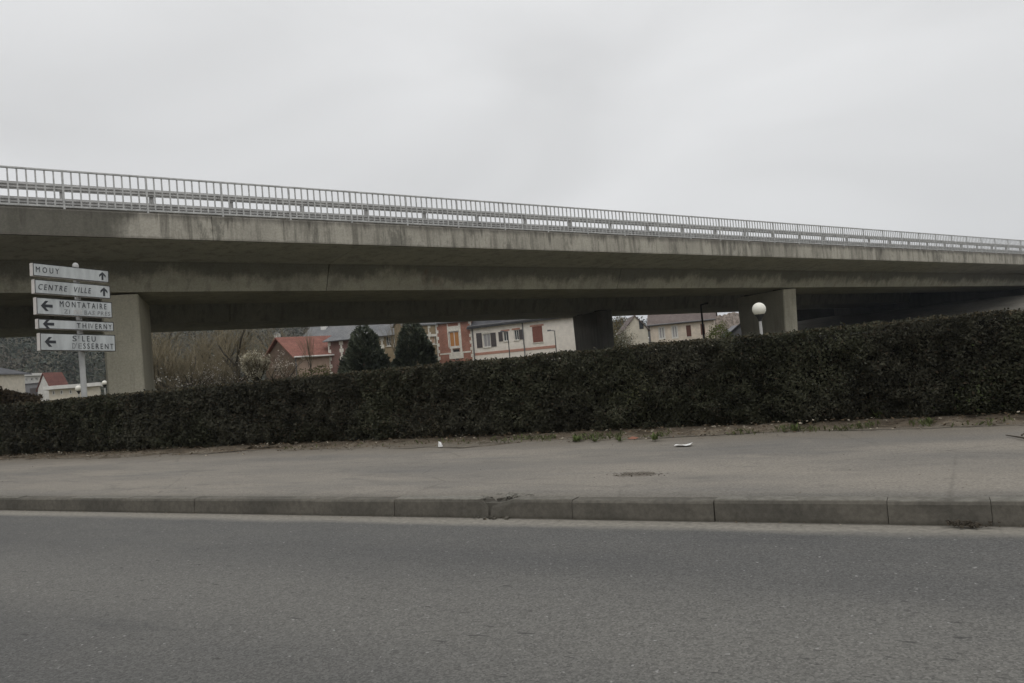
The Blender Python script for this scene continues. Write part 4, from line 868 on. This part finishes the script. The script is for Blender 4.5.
for (px, py, r, lab) in ((66.5, 365, 300, 'tiny white house high on the wooded hillside left of the sign pole'), (92, 364.5, 310, 'tiny white house on the wooded hillside right of the sign pole'), (59, 371, 260, 'tiny pale house on the lower hillside above the small red roof'), (276, 335.5, 220, 'tiny pale house on the hillside above the red roofed house'), (196, 377, 150, 'tiny white house seen low through the leafless trees')):
    p = at(px, py, r * .86); fr = Face(px - 2.2, py, r * .86, px + 2.2, py - .2, r * .85); h = fr.root('distant_house', lab, 'house', 'distant houses on the hillside'); fr.gz = p.z - 2.2; h.location.z = fr.gz; BASEZ[h.name] = fr.gz
    k = r / 300.; wall_mb(fr, 1.8 * k, 1.5 * k, p.z + .3 * k, p.z + .9 * k).build('wall', M['white_render'], h); roof_mb(1.8 * k, 1.5 * k, p.z + .3 * k, p.z + .9 * k, .12, .1).build('roof', M['brown_tile' if py > 366 else 'slate'], h)

# ---------------------------------------------------------------- small things on the pavement
def pz(y): return .137 + .016 * (y - 5.4)
simple('paper', (.72, .72, .70), .8, .05); simple('stick_wood', (.06, .05, .037), .95, .3, 9); simple('red_wrapper', (.26, .12, .08), .6, .2)
p = ath(683, 441, .23); g = MB()
for i in range(5):
    for j in range(4): g.v.append((p.x - .085 + i * .0425, p.y - .05 + j * .035, pz(p.y) + .012 + .006 * sin(i * 1.3 + j) + .010 * (i == 4)))
for i in range(4):
    for j in range(3): g.f.append((i * 4 + j, i * 4 + 4 + j, i * 4 + 5 + j, i * 4 + 1 + j))
o = g.build('paper_sheet', M['paper']); o.modifiers.new('solid', 'SOLIDIFY').thickness = .0015; tag(o, 'crumpled white paper sheet lying on the dirt at the hedge foot', 'litter')
p = ath(440, 446, .21); g = MB(); g.add([(p.x - .03, p.y, .20), (p.x + .035, p.y - .02, .20), (p.x + .02, p.y + .04, .20), (p.x - .025, p.y + .01, .27), (p.x + .0, p.y + .03, .255)], [(0, 1, 3), (1, 2, 4, 3), (2, 0, 3, 4), (0, 2, 1)]); tag(g.build('litter_scrap', M['paper']), 'small white scrap of litter on the edge of the pavement', 'litter')
p = ath(632, 438.5, .2); wz = pz(p.y) + .004; g = MB(); g.add([(p.x - .06, p.y, wz), (p.x + .05, p.y - .02, wz), (p.x + .07, p.y + .04, wz + .01), (p.x - .04, p.y + .05, wz + .012), (p.x, p.y + .01, wz + .03)], [(0, 1, 4), (1, 2, 4), (2, 3, 4), (3, 0, 4), (3, 2, 1, 0)]); tag(g.build('wrapper', M['red_wrapper']), 'crumpled reddish wrapper between the weeds at the hedge foot', 'litter')
def weed(px, py, s, lab, n=40):
    p = ath(px, py, .2); wz = pz(p.y) + .004 + max(0, p.y - 8.95) * .1; t = empty('weed', (p.x, p.y, wz), label=lab, cat='weed', group='weeds at the foot of the hedge'); P = []; A = []; B = []; C_ = []
    for i in range(n):
        th = RG.uniform(0, 2 * pi); ln = RG.uniform(.4, 1.1) * s; el = RG.uniform(.3, 1.3); d_ = np.array([cos(th) * cos(el), sin(th) * cos(el), sin(el)]); P.append(d_ * ln * .5 + np.array([0, 0, wz]) + RG.normal(0, s * .15, 3) * np.array([1, 1, .1])); A.append(d_ * ln * .5); B.append(np.array([-sin(th), cos(th), 0]) * ln * .14); C_.append(np.array([.12, .15, .055]) * RG.uniform(.5, 1.2))
    cards('leaves', P, A, B, C_, M['tree_leaves'], t)
    g = MB(); g.tube([(0, 0, wz - .01), (0, 0, wz + s * .5)], [.004, .002], 4); g.build('stem', M['twig_wood'], t)
weed(577, 441, .11, 'bright green weed tuft in the row at the hedge foot, leftmost one'); weed(595, 441, .08, 'small dull weed tuft just right of the brightest weed at the hedge foot', 30); weed(620, 440.5, .08, 'sparse weed tuft beside the reddish wrapper', 26); weed(655, 439.5, .10, 'green weed tuft left of the crumpled white paper', 34)
weed(795, 431, .10, 'low weed patch under the hedge below the right pier', 30); weed(880, 423, .13, 'tall leafy weed growing up against the dark hedge', 44); weed(930, 425, .10, 'small weed under the hedge near the right edge of the photo', 26)
# low grass and moss growing out of the dirt strip
n = 1500; xc = np.r_[RG.normal(-4.0, .7, 500), RG.normal(-2.2, .5, 260), RG.normal(-.6, .6, 420), RG.uniform(-9, 1, 320)]; y = 9.06 - np.abs(RG.normal(0, .10, n)) - .1 * RG.random(n); kp = vnoise(np.stack([xc, y, y * 0], 1), 4.5) > .47; xc, y = xc[kp], y[kp]; n = len(xc)
z = pz(y) + .015 + np.clip((y - 8.85) * .22, 0, .08); d_ = rand_dirs(n, (0, -.3, 1.2), .6); ln = RG.uniform(.012, .045, (n, 1)); sd_ = np.cross(d_, rand_dirs(n)); sd_ /= np.linalg.norm(sd_, axis=1, keepdims=True)
tag(cards('verge_grass', np.stack([xc, y, z], 1), d_ * ln, sd_ * ln * .22, np.array([[.105, .12, .05]]) * RG.uniform(.5, 1.3, (n, 1)), M['tree_leaves']), 'short grass growing in the dirt under the hedge', 'grass', kind='stuff')
# leaf litter, dirt on the asphalt, kerb rubble, fallen branch
n = 5200; x = RG.uniform(-20, 4, n); y = 9.2 - np.abs(RG.normal(0, .22, n)); z = pz(y) + .012 + np.clip((y - 8.85) * .22, 0, .08); n2 = 420; x = np.r_[x, RG.uniform(-14, 4, n2)]; yy = RG.uniform(5.5, 8.9, n2); y = np.r_[y, yy]; z = np.r_[z, pz(yy) + .008]
n3 = 260; x3 = RG.uniform(-12, 3, n3); y3 = 5.255 - np.abs(RG.normal(0, .04, n3)); x = np.r_[x, x3]; y = np.r_[y, y3]; z = np.r_[z, np.full(n3, .008)]
nn = len(x); sz = RG.uniform(.015, .05, nn); sz[n:] *= .4; A, B = leaf_axes(nn, sz, .6, (0, 0, 2.5), .6); c = np.array([[.10, .072, .045]]) * RG.uniform(.3, 1.6, (nn, 1)); pl = RG.random(nn) < .14; c[pl] = (.36, .32, .25)
tag(cards('leaf_litter', np.stack([x, y, z], 1), A, B, c, M['tree_leaves']), 'dead leaves scattered along the hedge foot and gutter', 'leaf litter', kind='stuff')
def rocks(name, pts, mat, lab, cat):
    g = MB(); rr = random.Random(len(pts))
    for (x, y, z, s) in pts:
        o8 = [Vector((a, b_, c_)) for a in (-1, 1) for b_ in (-1, 1) for c_ in (-1, 1)]; an = rr.uniform(0, 6)
        vv = [(x + s * (q.x * rr.uniform(.4, 1) * cos(an) - q.y * rr.uniform(.4, 1) * sin(an)), y + s * (q.x * rr.uniform(.5, 1) * sin(an) + q.y * rr.uniform(.5, 1) * cos(an)), z + s * .6 * q.z * rr.uniform(.5, 1)) for q in o8]
        g.add(vv, [(0, 1, 3, 2), (4, 6, 7, 5), (0, 4, 5, 1), (2, 3, 7, 6), (0, 2, 6, 4), (1, 5, 7, 3)])
    return tag(g.build(name, mat), lab, cat, kind='stuff')
q = random.Random(3); c = ath(637, 474, .15)
rocks('dirt_crumbs', [(c.x + q.gauss(0, .13), c.y + q.gauss(0, .06), pz(c.y) + .002, q.uniform(.003, .010)) for i in range(150)], M['stick_wood'], 'dark crumbs of dirt spilled on the middle of the pavement', 'dirt')
pts = [(-3.1 + q.gauss(.03, .10), 5.42 + q.gauss(.03, .06), .135 + q.uniform(-.02, .012), q.uniform(.006, .022)) for i in range(80)] + [(-3.15 + q.gauss(0, .06), 5.26 + q.uniform(-.05, .02), .008, q.uniform(.006, .02)) for i in range(14)]
rocks('kerb_rubble', pts, M['kerb'], 'broken concrete crumbs at the damaged kerb joint', 'rubble')
c = ath(967, 523, .03); rocks('gutter_leaves', [(c.x + q.gauss(0, .05), c.y + q.gauss(.0, .015), .012 + q.uniform(0, .03), q.uniform(.005, .014)) for i in range(60)], M['stick_wood'], 'dark clump of rotten leaves in the gutter at the right', 'leaf litter')
a = ath(1006, 436, .19); c = ath(1040, 443, .19); g = MB(); m = (a + c) / 2
g.tube([a + UP * .008, m + Vector((0, .03, .012)), c + UP * .01], [.004, .008, .009], 5); g.tube([m + Vector((0, .03, .03)), m + Vector((.05, .12, .05))], [.008, .003], 5)
tag(g.build('fallen_branch', M['stick_wood']), 'brown broken branch lying on the pavement at the right edge', 'branch')

# ---------------------------------------------------------------- thin damp air
hb = bpy.data.materials.new('damp_air'); hb.use_nodes = True; ht = hb.node_tree; ht.nodes.clear()
ho = ht.nodes.new('ShaderNodeOutputMaterial'); hv = ht.nodes.new('ShaderNodeVolumePrincipled'); hv.inputs['Color'].default_value = (.86, .93, 1, 1); hv.inputs['Density'].default_value = .0003
ht.links.new(hv.outputs[0], ho.inputs['Volume'])
g = MB(); g.box(-1600, 1600, -1000, 1600, -3, 90); tag(g.build('haze', hb), 'thin pale haze over the valley', 'haze', kind='stuff')
